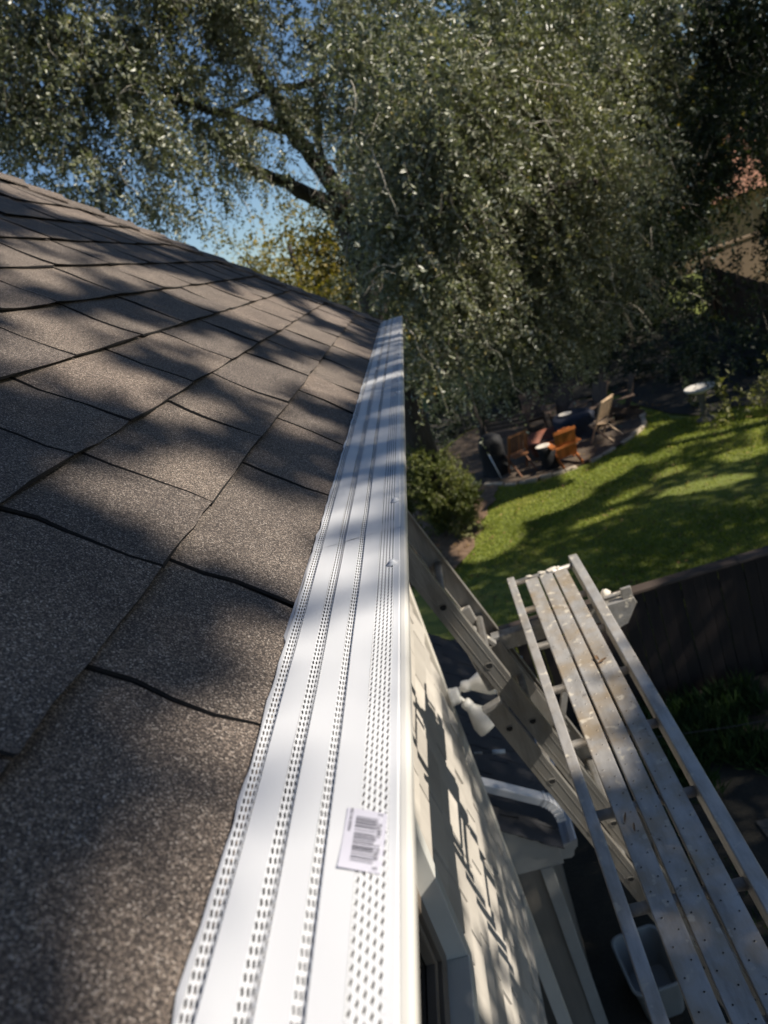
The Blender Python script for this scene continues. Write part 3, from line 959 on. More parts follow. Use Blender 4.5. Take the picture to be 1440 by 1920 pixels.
while i < N_:
    if bits[i] == '1':
        j = i
        while j < N_ and bits[j] == '1': j += 1
        u0, u1 = 0.13 + 0.74*i/N_, 0.13 + 0.74*(j-0.40)/N_
        guard_bar = i < 8 or i > N_-9 or 44 < i < 51
        v1 = 0.80 if guard_bar else 0.76
        q = []
        for s_ in range(6):
            v = 0.26 + (v1-0.26)*s_/5
            q += [S(u0, v, 0.00022) - o_, S(u1, v, 0.00022) - o_]
        bb.add(q, [(2*s_, 2*s_+2, 2*s_+3, 2*s_+1) for s_ in range(5)])
        i = j
    else: i += 1
link('barcode', bb.mesh('barcode'), M_INK, sticker)
def text_on(txt, u0, v0, size, sp=None):
    cu_ = bpy.data.curves.new('t', 'FONT'); cu_.body = txt; cu_.size = 1.0; cu_.resolution_u = 3
    to = bpy.data.objects.new('t', cu_); COL.objects.link(to)
    me = bpy.data.meshes.new_from_object(to)
    bpy.data.objects.remove(to); bpy.data.curves.remove(cu_)
    Lu, Lv = 0.0475, 0.0262
    for v in me.vertices:
        u = u0 + v.co.x*size/Lu; vv = v0 - v.co.y*size/Lv
        v.co = S(u, vv, 0.00025) - o_
    me.update()
    link('lettering', me, M_INK, sticker)
text_on('0', 0.045, 0.90, 0.0042); text_on('49621', 0.185, 0.90, 0.0050); text_on('16692', 0.535, 0.90, 0.0050); text_on('2', 0.93, 0.90, 0.0042)
text_on('MADE IN USA', 0.60, 0.17, 0.0031)
# ------------------------------------------------------------------ ladder
LD = Vector((0.296, 0, -0.955)).normalized(); LN = Vector((0.955, 0, 0.296)).normalized()
C0 = Vector((-0.255, 2.5, -1.22))
lad = thing('extension_ladder', 'worn aluminium extension ladder leaning under the gutter beside the plank', 'ladder', loc=(1.15, 2.7, GZ))
lo = Vector(lad.location)
def lp(mb):
    mb.v = [tuple(Vector(v) - lo) for v in mb.v]; return mb
def rail(name, y_out, inward, s0, s1, off_n, w=0.078, fl=0.030, th=0.003):
    mb = MB()
    c = C0 + LN*off_n
    def strip(y0, y1, n0, n1):
        vs = []
        for s_ in (s0, s1):
            for (y, n_) in ((y0, n0), (y1, n0), (y1, n1), (y0, n1)):
                p = c + LD*s_ + LN*n_; vs.append((p.x, y, p.z))
        mb.add(vs, [(3, 2, 1, 0), (4, 5, 6, 7), (0, 1, 5, 4), (1, 2, 6, 5), (2, 3, 7, 6), (3, 0, 4, 7)])
    ya, yb = sorted((y_out, y_out + inward*th))
    strip(ya, yb, -w/2, w/2)
    for sg in (-1, 1):
        a, b = sorted((y_out + inward*th, y_out + inward*fl))
        n0, n1 = sorted((sg*w/2, sg*(w/2-th*1.3)))
        strip(a, b, n0, n1)
    # two low ribs down the web
    for q in (-0.018, 0.018):
        a, b = sorted((y_out - inward*0.0012, y_out + 0.0001*inward))
        strip(a, b, q-0.002, q+0.002)
    return lp(mb).build(name, M_LAD, lad, bevel=0.001, seg=1)
rail('fly_rail', 2.50, 1, -0.70, 3.0, 0)
rail('fly_rail', 2.915, -1, -0.70, 3.0, 0)
rail('base_rail', 2.462, 1, 0.44, 4.78, -0.082)
rail('base_rail', 2.953, -1, 0.44, 4.78, -0.082)
def rung(s_, off_n, ya, yb):
    c = C0 + LN*off_n + LD*s_
    prof = []
    for k in range(12):
        t = 2*math.pi*k/12
        a, b = 0.0165*math.cos(t), 0.0165*math.sin(t)
        if b > 0.011: b = 0.011
        prof.append((a, b))
    vs = []; fs = []
    for y in (ya-0.003, yb+0.003):
        for (a, b) in prof:
            p = Vector((c.x, y, c.z)) + Vector((1, 0, 0))*a + Vector((0, 0, 1))*b
            vs.append(p)
    for y in (ya-0.003, yb+0.003):
        for (a, b) in prof:
            p = Vector((c.x, y, c.z)) + Vector((1, 0, 0))*a*0.80 + Vector((0, 0, 1))*b*0.80
            vs.append(p)
    n = 12
    for k in range(n):
        k2 = (k+1) % n
        fs.append((k, k2, n+k2, n+k)); fs.append((2*n+k2, 2*n+k, 3*n+k, 3*n+k2))
        fs.append((k2, k, 2*n+k, 2*n+k2)); fs.append((n+k, n+k2, 3*n+k2, 3*n+k))
    o = lp(MB().add(vs, fs)).build('rung', M_LAD, lad, smooth=False)
    p = MB()
    for y in (ya-0.0022, yb+0.0022):
        p.add([(c.x + a*0.79, y, c.z + b*0.79) for a, b in prof], [tuple(range(12))])
    lp(p).build('hollow', M_HOLE, o)
for i in range(-2, 10): rung(i*0.305, 0, 2.50, 2.915)
for i in range(2, 16): rung(i*0.305-0.05, -0.082, 2.462, 2.953)
# end caps of the base rails, ladder shoes
for y in (2.462, 2.935):
    c = C0 - LN*0.082 + LD*0.432
    lp(MB().bar(c + Vector((0, y-C0.y+0.012, 0)), c + LD*0.022 + Vector((0, y-C0.y+0.012, 0)), 0.034, 0.084, up=LN)).build('rail_cap', M_STEEL, lad, bevel=0.004)
for y in (2.478, 2.938):
    c = C0 - LN*0.082 + LD*4.78
    lp(MB().box(c.x-0.06, c.x+0.06, y-0.03, y+0.03, GZ, GZ+0.04)).build('foot', M_BLACK, lad, bevel=0.008)
# rung locks
for y in (2.535, 2.88):
    c = C0 + LD*0.22 - LN*0.02
    lp(MB().bar((c.x, y, c.z), (c.x+0.03, y, c.z-0.20), 0.022, 0.05)).build('rung_lock', M_STEEL, lad, bevel=0.006)

# ladder jack carrying the plank
jack = thing('ladder_jack', 'grey steel ladder jack arm hooked on the ladder under the plank', 'ladder jack', loc=(0.1, 2.87, -1.62))
jo = Vector(jack.location)
def jp(mb):
    mb.v = [tuple(Vector(v) - jo) for v in mb.v]; return mb
arm = MB()
y0, y1, z0, z1 = 2.835, 2.885, -1.665, -1.592
arm.box(-0.14, 0.36, y0, y1, z1-0.004, z1); arm.box(-0.14, 0.36, y0, y1, z0, z0+0.004)
arm.box(-0.14, 0.36, y0, y0+0.004, z0+0.004, z1-0.004); arm.box(-0.14, 0.36, y1-0.004, y1, z0+0.004, z1-0.004)
jp(arm).build('arm', M_STEEL, jack, bevel=0.0012, seg=1)
jp(MB().prism([(0.33, -1.585), (0.475, -1.585), (0.482, -1.612), (0.425, -1.695), (0.36, -1.715), (0.33, -1.70)], 'y', 2.815, 2.834)).build('end_bracket', M_STEEL, jack, bevel=0.003)
jp(MB().box(0.335, 0.476, 2.835, 2.90, -1.592, -1.586)).build('bracket_flange', M_STEEL, jack, bevel=0.002)
jp(MB().box(0.43, 0.474, 2.82, 2.835, -1.584, -1.535)).build('stop_tab', M_STEEL, jack, bevel=0.003)
jp(MB().tube([(0.36, 2.86, -1.572), (0.44, 2.86, -1.572)], 0.009, 8)).build('locking_rod', M_STEEL, jack, smooth=False)
kn = MB().lathe([(0.001, 0.022), (0.012, 0.018), (0.020, 0.006), (0.021, -0.006), (0.012, -0.014)], 10, (0.375, 2.875, -1.565), 0.14)
jp(kn).build('knob', M_CRUMB, jack, smooth=True)
def jline(a, b, w, h): return jp(MB().bar(a, b, w, h))
hang = MB()
c = Vector((-0.135, 2.83, -1.62))
hang.bar(c, c + LD*0.56, 0.006, 0.055, up=LN); hang.bar(c + Vector((0, 0.05, 0)), c + LD*0.56 + Vector((0, 0.05, 0)), 0.006, 0.055, up=LN)
hang.bar(c + Vector((0, 0.025, 0)) - LN*0.025, c + LD*0.56 + Vector((0, 0.025, 0)) - LN*0.025, 0.044, 0.005, up=LN)
jp(hang).build('hanger_channel', M_LAD, jack, bevel=0.0015, seg=1)
jline((0.20, 2.86, -1.665), (0.03, 2.86, -2.12), 0.022, 0.028).build('brace', M_STEEL, jack, bevel=0.002)
jline((-0.13, 2.80, -1.60), (-0.20, 2.80, -1.50), 0.03, 0.02).build('rung_hook', M_STEEL, jack, bevel=0.003)

# ------------------------------------------------------------------ scaffold plank
plank = thing('scaffold_plank', 'aluminium scaffold plank of three dotted slats between two rails', 'scaffold plank', loc=(0.17, 1.0, -1.5))
po = Vector(plank.location)
def pp(mb):
    mb.v = [tuple(Vector(v) - po) for v in mb.v]; return mb
def prail(x0, x1, yend):
    prof = [(-1.9, -1.566), (yend-0.03, -1.566), (yend-0.008, -1.558), (yend, -1.542), (yend, -1.522), (yend-0.012, -1.503), (yend-0.03, -1.498), (-1.9, -1.498)]
    pp(MB().prism(prof, 'x', x0, x1)).build('side_rail', M_ALU2, plank, bevel=0.004, seg=3)
prail(0.000, 0.034, 3.185); prail(0.301, 0.341, 3.225)
SL = [(0.0765, 0.1345), (0.1430, 0.2015), (0.2100, 0.2700)]
for (x0, x1) in SL:
    s = pp(MB().box(x0, x1, -1.85, 3.105, -1.532, -1.506)).build('slat', M_ALU, plank, bevel=0.003, seg=2)
    # raised drilled grip dimples
    V = []; F = []; V2 = []; F2 = []
    y = -0.2; k = 0
    while y < 3.09:
        x = x0 + (x1-x0)*(0.27 if k % 2 else 0.73) + random.gauss(0, .001)
        n = 9
        b = len(V)
        R_ = [(0.0042, -1.5062), (0.0034, -1.5052), (0.0026, -1.5050), (0.0020, -1.5060)]
        for (rr, zz) in R_:
            for q in range(n):
                t = 2*math.pi*q/n
                V.append((x+rr*math.cos(t)-po.x, y+rr*math.sin(t)-po.y, zz-po.z))
        for a in range(3):
            for q in range(n):
                q2 = (q+1) % n
                F.append((b+a*n+q, b+a*n+q2, b+(a+1)*n+q2, b+(a+1)*n+q))
        b = len(V2)
        for q in range(n):
            t = 2*math.pi*q/n
            V2.append((x+0.0021*math.cos(t)-po.x, y+0.0021*math.sin(t)-po.y, -1.5057-po.z))
        F2.append(tuple(range(b, b+n)))
        y += 0.036 + random.gauss(0, .001); k += 1
    d = MB().add(V, F).build('grip_dimples', M_ALU, s, smooth=True); d['kind'] = 'stuff'
    d = link('drill_holes', MB().add(V2, F2).mesh('drill_holes'), M_HOLE, s); d['kind'] = 'stuff'
y = -1.75
while y < 3.0:
    pp(MB().tube([(0.0345, y, -1.548), (0.3005, y, -1.548)], 0.0145, 12)).build('cross_rung', M_ALU2, plank, smooth=True)
    y += 0.31
pp(MB().tube([(0.0345, 3.135, -1.52), (0.3005, 3.135, -1.52)], 0.0125, 12)).build('end_bar', M_ALU2, plank, smooth=True)
# crumbs and leaf scraps on the plank
def crumb(x, y, z, s, mat, name, label, cat, group):
    mb = MB()
    mb.lathe([(0.001, s*0.6), (s*0.7, s*0.45), (s, 0.15*s), (s*0.8, 0.0), (0.001, 0.0)], 7, (0, 0, 0), 0.25)
    o = mb.build(name, mat)
    o.location = (x, y, z); o.rotation_euler = (0, 0, random.uniform(0, 6)); o.scale = (1, random.uniform(1.1, 1.8), 0.8)
    setp(o, label, cat, group)
for (x, s, lb) in ((0.10, 0.010, 'smallest pale crumb on the plank end bar, above the slat nearest the wall'), (0.16, 0.012, 'pale crumb on the plank end bar above the middle slat'), (0.205, 0.016, 'largest pale crumb on the plank end bar'), (0.235, 0.011, 'pale crumb on the plank end bar nearest the outer rail')):
    crumb(x, 3.135, -1.508, s, M_CRUMB, 'paint_crumb', lb, 'debris', 'crumbs on the plank end bar')
def scrap(x, y, a, L, w, label):
    mb = MB(); n = 6; vs = []; fs = []
    for i in range(n+1):
        t = i/n
        ww = w*math.sin(math.pi*(0.08+0.84*t))
        for q in (-1, 0, 1):
            vs.append((L*(t-0.5), ww*q*0.5 + 0.1*w*math.sin(5*t), 0.002 + 0.35*w*abs(q) + 0.006*t*t))
    for i in range(n):
        for j in range(2):
            b = i*3+j; fs.append((b, b+3, b+4, b+1))
    o = mb.add(vs, fs).build('dead_leaf', M_DEBRIS, smooth=True)
    o.location = (x, y, -1.504); o.rotation_euler = (0, 0, a)
    setp(o, label, 'leaf', 'dry leaf scraps on the plank')
scrap(0.228, 2.30, 0.3, 0.032, 0.013, 'curled brown leaf scrap on the outermost slat near its middle')
scrap(0.216, 2.325, 1.9, 0.022, 0.012, 'small brown leaf scrap beside the curled one on the outermost slat')
scrap(0.100, 1.58, 1.2, 0.028, 0.006, 'thin dark leaf sliver on the slat nearest the wall')
scrap(0.112, 1.54, 1.4, 0.024, 0.006, 'short dark leaf sliver just before the thin one')
scrap(0.168, 1.0, 1.5, 0.026, 0.008, 'dark leaf scrap at the near end of the middle slat')

# ------------------------------------------------------------------ floodlight
fl = thing('floodlight', 'cream twin head floodlight mounted on the house corner board', 'floodlight', loc=(-0.551, 3.955, -2.53))
fo = Vector(fl.location)
def fp(mb):
    mb.v = [tuple(Vector(v) - fo) for v in mb.v]; return mb
def along(prof, a, d, n=20):
    """lathe a profile of (radius, distance) about direction d from a"""
    d = Vector(d).normalized(); r_ = d.cross(Vector((0, 0, 1))).normalized(); u_ = r_.cross(d)
    mb = MB(); mb.lathe([(r, z) for r, z in prof], n)
    mb.v = [tuple(Vector(a) + r_*v[0] + u_*v[1] + d*v[2]) for v in mb.v]
    return mb
fp(along([(0.001, 0.0), (0.055, 0.0), (0.055, 0.020), (0.052, 0.024), (0.052, 0.050), (0.046, 0.062), (0.001, 0.064)], (-0.551, 3.955, -2.53), (1, 0, 0))).build('base', M_LAMP, fl, smooth=True, bevel=0.002)
bell = [(r_*1.18, z_*1.12) for r_, z_ in [(0.001, 0.0), (0.022, 0.0), (0.030, 0.007), (0.031, 0.038), (0.027, 0.046), (0.034, 0.064), (0.052, 0.100), (0.072, 0.142), (0.076, 0.175), (0.076, 0.190), (0.071, 0.190), (0.064, 0.16), (0.001, 0.12)]]
ha = (-0.468, 3.985, -2.50); hb = (-0.475, 3.92, -2.56)
fp(along(bell, ha, (0.93, -0.10, 0.02))).build('lamp_head', M_LAMP, fl, smooth=True)
fp(along(bell, hb, (0.48, -0.22, -0.80))).build('lamp_head', M_LAMP, fl, smooth=True)
fp(MB().bar((-0.50, 3.965, -2.525), ha, 0.02, 0.024)).build('swivel', M_LAMP, fl, bevel=0.004)
fp(MB().bar((-0.50, 3.945, -2.535), hb, 0.02, 0.024)).build('swivel', M_LAMP, fl, bevel=0.004)

# cable with white sleeve
cab = thing('service_cable', 'thin black cable with a white sleeve running out from the rear wall', 'cable', loc=(-0.4, 4.6, -3.5))
co = Vector(cab.location)
pts = [(-0.80, 4.6, -3.38), (-0.654, 4.6, -3.442), (-0.40, 4.6, -3.507), (0.2, 4.6, -3.66), (1.2, 4.6, -3.82), (3.0, 4.6, -3.98), (6.0, 4.62, -3.9), (9.0, 4.7, -3.6)]
mb = MB().tube([Vector(p)-co for p in pts], 0.0035, 6); mb.build('wire', M_CABLE, cab, smooth=True)
mb = MB().tube([Vector((-0.49, 4.6, -3.484))-co, Vector((-0.40, 4.6, -3.507))-co], 0.017, 10); mb.build('sleeve', M_WHITEP, cab, smooth=True)
mb = MB().tube([Vector((-0.62, 4.6, -3.451))-co, Vector((-0.56, 4.6, -3.466))-co], 0.009, 8); mb.build('clamp', M_STEEL, cab, smooth=True)
post = MB().tube([(9.0, 4.7, GZ), (9.0, 4.7, -3.4)], 0.06, 10).build('cable_post', M_FARF)
setp(post, 'round wooden post holding the far end of the thin cable', 'post')

# tub on the ground
tub = MB()
def rr(w, h, r, z, n=6):
    out = []
    for cx, cy, a0 in ((w-r, h-r, 0), (-w+r, h-r, 90), (-w+r, -h+r, 180), (w-r, -h+r, 270)):
        for k in range(n):
            a = math.radians(a0 + 90*k/(n-1)); out.append((cx+r*math.cos(a), cy+r*math.sin(a), z))
    return out
rings = [rr(.15, .21, .06, 0), rr(.185, .255, .075, .36), rr(.20, .27, .08, .36), rr(.20, .27, .08, .385), rr(.178, .248, .07, .385), rr(.145, .205, .055, .02)]
n = len(rings[0]); vs = sum(rings, []); fs = []
for i in range(len(rings)-1):
    for k in range(n):
        k2 = (k+1) % n
        fs.append((i*n+k, i*n+k2, (i+1)*n+k2, (i+1)*n+k))
fs.append(tuple(range(n-1, -1, -1))); fs.append(tuple(range(5*n, 6*n)))
tb = tub.add(vs, fs).build('plastic_tub', M_TUB, smooth=True, bevel=0.004)
tb.location = (0.11, 4.33, GZ); tb.rotation_euler = (0, 0, 0.12)
setp(tb, 'open grey plastic tub standing on the ground below the plank', 'tub')

# ------------------------------------------------------------------ near fence
FY = 7.80
fence = thing('board_fence', 'dark stained board fence crossing the yard behind the plank end', 'fence', loc=(1, FY, GZ))
bd = None
x = -2.2
hb_ = 4.27+0.0
protos = []
for v in range(4):
    mb = MB().box(-0.068, 0.068, -0.011, 0.011, 0.02, 1.50 + random.uniform(-.012, .012))
    protos.append(mb.mesh('board'))
for m in protos: m.materials.append(M_FENCE)
while x < 9.5:
    o = link('board', random.choice(protos), None, fence)
    o.location = (x-1, random.gauss(0, .003), random.gauss(0, .004)); o.rotation_euler = (random.gauss(0, .008), 0, random.gauss(0, .006))
    x += 0.142
fo_ = Vector(fence.location)
x = -2.3
while x < 9.4:
    mb = MB().box(x-1+0.002, x-1+2.398, -0.075, 0.075, 1.525, 1.562); mb.build('cap_rail', M_FCAP, fence, bevel=0.004)
    mb = MB().box(x-1+0.002, x-1+2.398, 0.014, 0.052, 1.25, 1.34); mb.build('back_rail', M_FENCE, fence)
    mb = MB().box(x-1-0.045, x-1+0.045, 0.0545, 0.145, -0.1, 1.524); mb.build('post', M_FENCE, fence)
    x += 2.4
# far fences
def far_fence(a, b, label, hgt, yaw_mat):
    a = Vector(a); b = Vector(b); d = (b-a); Ln = d.length; d.normalize()
    t = thing('garden_fence', label, 'fence', loc=tuple(a), rz=math.atan2(d.y, d.x))
    m = MB().box(-0.092, 0.092, -0.01, 0.01, 0.0, hgt).mesh('board'); m.materials.append(yaw_mat)
    s_ = 0.1
    while s_ < Ln:
        o = link('board', m, None, t); o.location = (s_, random.gauss(0, .004), random.gauss(0, .01)); s_ += 0.192
    s_ = 0
    while s_ < Ln:
        mb = MB().box(s_-0.05, s_+0.05, 0.012, 0.11, -0.1, hgt+0.05); mb.build('post', yaw_mat, t); s_ += 2.4
    mb = MB().box(0, Ln, 0.111, 0.15, hgt*0.8, hgt*0.86); mb.build('rail', yaw_mat, t)
far_fence((8.3, 18.0, LZ), (9.9, 28, LZ), 'brown board fence along the right side of the far garden', 1.75, M_FARF)
far_fence((-14, 34.0, LZ), (10, 33.0, LZ), 'tall brown board fence across the back of the garden', 1.8, M_FARF)

# ------------------------------------------------------------------ garden furniture
def adirondack(name, label, mat, loc, rz, group='wooden chairs around the fire pit', src=None):
    if src is not None:
        c = copy_tree(src); c.location = loc; c.rotation_euler = (0, 0, rz); setp(c, label, 'chair', group); return c
    t = thing(name, label, 'chair', group, loc, rz)
    # front faces +Y
    for sx in (-1, 1):
        MB().bar((sx*0.27, 0.30, 0.0), (sx*0.27, 0.30, 0.53), 0.035, 0.10, up=(0, 1, 0)).build('front_leg', mat, t, bevel=0.004)
        MB().bar((sx*0.235, 0.32, 0.34), (sx*0.235, -0.48, 0.03), 0.03, 0.12).build('rear_leg', mat, t, bevel=0.004)
        MB().box(sx*0.30-0.075, sx*0.30+0.075, -0.34, 0.38, 0.53, 0.555).build('armrest', mat, t, bevel=0.006)
    for i in range(5):
        y = 0.30 - i*0.10
        z = 0.40 - i*0.036
        MB().bar((-0.25, y, z), (0.25, y, z), 0.085, 0.022).build('seat_slat', mat, t, bevel=0.003)
    for i in range(5):
        x = (i-2)*0.108
        top_ = 1.00 - 0.02*abs(i-2)**1.5
        f = (top_-0.20)/0.8
        MB().bar((x*0.9, -0.16, 0.20), (x, -0.16-0.30*f, top_), 0.098, 0.020, up=(0, 1, 0.3)).build('back_slat', mat, t, bevel=0.004)
    MB().bar((-0.28, -0.33, 0.52), (0.28, -0.33, 0.52), 0.05, 0.05).build('back_rail', mat, t)
    MB().bar((-0.28, -0.465, 0.93), (0.28, -0.465, 0.93), 0.03, 0.07).build('top_rail', mat, t)
    return t
oc = adirondack('garden_chair', 'orange stained slatted chair in the sun at the edge of the patio', M_ORANGE, (2.13, 16.42, LZ+.045), 0.12)
oc.scale = (.92, .92, .92)
dk = adirondack('garden_chair', 'dark brown slatted chair, leftmost at the back of the fire pit', M_DKWOOD, (2.05, 19.9, LZ+.045), 3.0)
adirondack('garden_chair', 'dark brown slatted chair at the back, second from the left', None, (2.75, 19.3, LZ+.045), 2.7, src=dk)
adirondack('garden_chair', 'dark brown slatted chair behind the pale chair, nearer the pit', None, (3.35, 18.6, LZ+.045), 2.1, src=dk)
adirondack('garden_chair', 'dark brown slatted chair farthest right, behind the pale chair', None, (4.0, 18.5, LZ+.045), 1.5, src=dk)
# folding chairs
def folding(name, label, mat, loc, rz, slats=6):
    t = thing(name, label, 'chair', 'wooden chairs around the fire pit', loc, rz)
    for sx in (-1, 1):
        MB().bar((sx*0.24, 0.28, 0.0), (sx*0.24, -0.26, 1.0), 0.03, 0.045, up=(0, 1, 0)).build('back_post', mat, t, bevel=0.003)
        MB().bar((sx*0.205, -0.30, 0.0), (sx*0.205, 0.25, 0.46), 0.03, 0.045, up=(0, 1, 0)).build('rear_leg', mat, t, bevel=0.003)
    for i in range(5):
        MB().box(-0.19, 0.19, -0.16+i*0.088, -0.085+i*0.088, 0.43, 0.45).build('seat_slat', mat, t, bevel=0.003)
    for i in range(slats):
        x = -0.19 + 0.38*i/(slats-1)
        MB().bar((x, 0.0, 0.52), (x, -0.235, 0.955), 0.046, 0.016, up=(0, 1, 0.5)).build('back_slat', mat, t, bevel=0.003)
    MB().bar((-0.223, -0.245, 0.975), (0.223, -0.245, 0.975), 0.03, 0.055).build('top_rail', mat, t, bevel=0.004)
    return t
folding('folding_chair', 'pale weathered folding chair with a sunlit slatted back', M_TAN, (3.25, 17.15, LZ+.045), 0.75)
br = folding('folding_chair', 'brown folding chair seen from behind next to the covered grill', M_ORANGE, (1.15, 16.75, LZ+.045), 0.35)
M_BRN = wood_mat('brown_wood', (0.20, 0.085, 0.035), 0.6, 'z', 0.3)
for ch in br.children: ch.data.materials.clear(); ch.data.materials.append(M_BRN)
# bench in the shade
bn = thing('garden_bench', 'dark grey bench in the shade behind the covered grill', 'bench', loc=(1.25, 19.0, LZ+.045), rz=2.6)
for sx in (-0.55, 0.55):
    MB().box(sx-.03, sx+.03, -.03, .03, 0, .85).build('leg', M_DKWOOD, bn); MB().box(sx-.03, sx+.03, .37, .43, 0, .44).build('leg', M_DKWOOD, bn)
for i in range(4): MB().box(-.6, .6, .0+i*.11, .09+i*.11, .44, .465).build('seat_slat', M_DKWOOD, bn)
for i in range(3): MB().box(-.6, .6, .035, .055, .55+i*.11, .63+i*.11).build('back_slat', M_DKWOOD, bn)
# fire pit
fpit = thing('fire_pit', 'round rusty steel fire pit in the middle of the gravel patio', 'fire pit', loc=(2.05, 17.75, LZ+.045))
MB().lathe([(0.50, 0.0), (0.54, 0.12), (0.57, 0.34), (0.64, 0.36), (0.64, 0.385), (0.55, 0.385), (0.50, 0.14), (0.01, 0.12)], 28).build('bowl', M_RUST, fpit, smooth=True)
MB().lathe([(0.48, 0.14), (0.3, 0.2), (0.1, 0.22), (0.001, 0.2)], 16, wob=0.1).build('ash', M_BLACK, fpit, smooth=True)
# draped covers
def cover(name, label, cat, mat, loc, prof, wob, rz=0, sc_=(1, 1, 1), n=28):
    o = MB().lathe(prof, n, wob=wob).build(name, mat, smooth=True)
    o.location = loc; o.rotation_euler = (0, 0, rz); o.scale = sc_
    return setp(o, label, cat)
cover('grill_cover', 'black covered kettle grill at the left edge of the patio', 'grill', M_BLACK, (0.62, 17.35, LZ+.045), [(0.001, 1.12), (0.16, 1.10), (0.30, 1.0), (0.36, 0.82), (0.34, 0.6), (0.37, 0.3), (0.42, 0.06), (0.43, 0.0)], 0.07, sc_=(.85, .85, .88))
cover('covered_table', 'low table under a dark blue cover behind the orange chair', 'table', M_BLUE, (2.75, 18.2, LZ+.045), [(0.001, 0.58), (0.45, 0.57), (0.52, 0.50), (0.50, 0.2), (0.56, 0.0)], 0.04)
cover('small_stool', 'small black stool between the brown chair and the orange chair', 'stool', M_BLACK, (1.75, 16.5, LZ+.045), [(0.001, 0.50), (0.19, 0.50), (0.21, 0.47), (0.18, 0.2), (0.20, 0.0)], 0.03, n=18)
tray = MB().lathe([(0.001, 0), (0.12, 0.0), (0.17, 0.03), (0.165, 0.035), (0.11, 0.01), (0.001, 0.01)], 18).build('pale_dish', M_CRUMB, smooth=True); tray.location = (1.70, 16.5, LZ+.547); setp(tray, 'pale dish lying on the small black stool', 'dish')
tray = MB().lathe([(0.001, 0), (0.12, 0.0), (0.17, 0.03), (0.165, 0.035), (0.11, 0.01), (0.001, 0.01)], 18).build('pale_dish', M_CRUMB, smooth=True); tray.location = (2.62, 18.25, LZ+.63); setp(tray, 'pale dish on the dark blue covered table', 'dish')
pole = MB().tube([(0.62, 16.75, LZ+.05), (0.50, 17.0, LZ+.68)], [0.016, 0.02], 8).build('white_pole', M_WHITEP, smooth=True); setp(pole, 'short white pole leaning against the black grill cover', 'pole')
# bird bath
bb_ = thing('bird_bath', 'pale round bird bath on a grey pedestal at the lawn edge', 'bird bath', loc=(5.25, 16.35, LZ))
MB().lathe([(0.20, 0.0), (0.20, 0.05), (0.12, 0.09), (0.075, 0.16), (0.065, 0.40), (0.075, 0.58), (0.11, 0.66)], 18).build('pedestal', M_CONCD, bb_, smooth=True)
MB().lathe([(0.09, 0.64), (0.20, 0.68), (0.315, 0.75), (0.325, 0.785), (0.30, 0.785), (0.20, 0.735), (0.001, 0.715)], 26).build('bowl', M_CONC, bb_, smooth=True)

# house beyond the garden
fh = thing('neighbour_house', 'tan house with a sunlit clay coloured roof far beyond the garden fence', 'house', loc=(17, 42, LZ))
fo2 = Vector(fh.location)
def np_(mb):
    mb.v = [tuple(Vector(v)-fo2) for v in mb.v]; return mb
np_(MB().box(11.0, 26, 38.5, 48, LZ-.3, LZ+2.9)).build('wall', M_STUCCO, fh)
rfm = np_(MB().add([(10.4, 37.9, LZ+2.8), (26.6, 37.9, LZ+2.8), (26.6, 48.6, LZ+2.8), (10.4, 48.6, LZ+2.8), (14.5, 43.2, LZ+5.6), (22.5, 43.2, LZ+5.6)], [(0, 1, 5, 4), (1, 2, 5), (2, 3, 4, 5), (3, 0, 4), (3, 2, 1, 0)])).build('roof', M_BRICK, fh)
for i in range(3):
    w_ = np_(MB().box(13+i*4, 14.3+i*4, 38.44, 38.5, LZ+1.0, LZ+2.2)).build('window', M_TRIM, fh)
    np_(MB().box(13.08+i*4, 14.22+i*4, 38.41, 38.439, LZ+1.08, LZ+2.12)).build('pane', M_GLASS, w_)
sh = thing('garden_wall', 'low tan rendered wall showing above the side fence', 'wall', loc=(11, 27, LZ))
MB().box(-1.4, 3.5, 0, 0.2, -0.2, 2.15).build('panel', M_STUCCO, sh); MB().box(-1.45, 3.55, -0.04, 0.24, 2.151, 2.22).build('coping', M_STUCCO, sh)
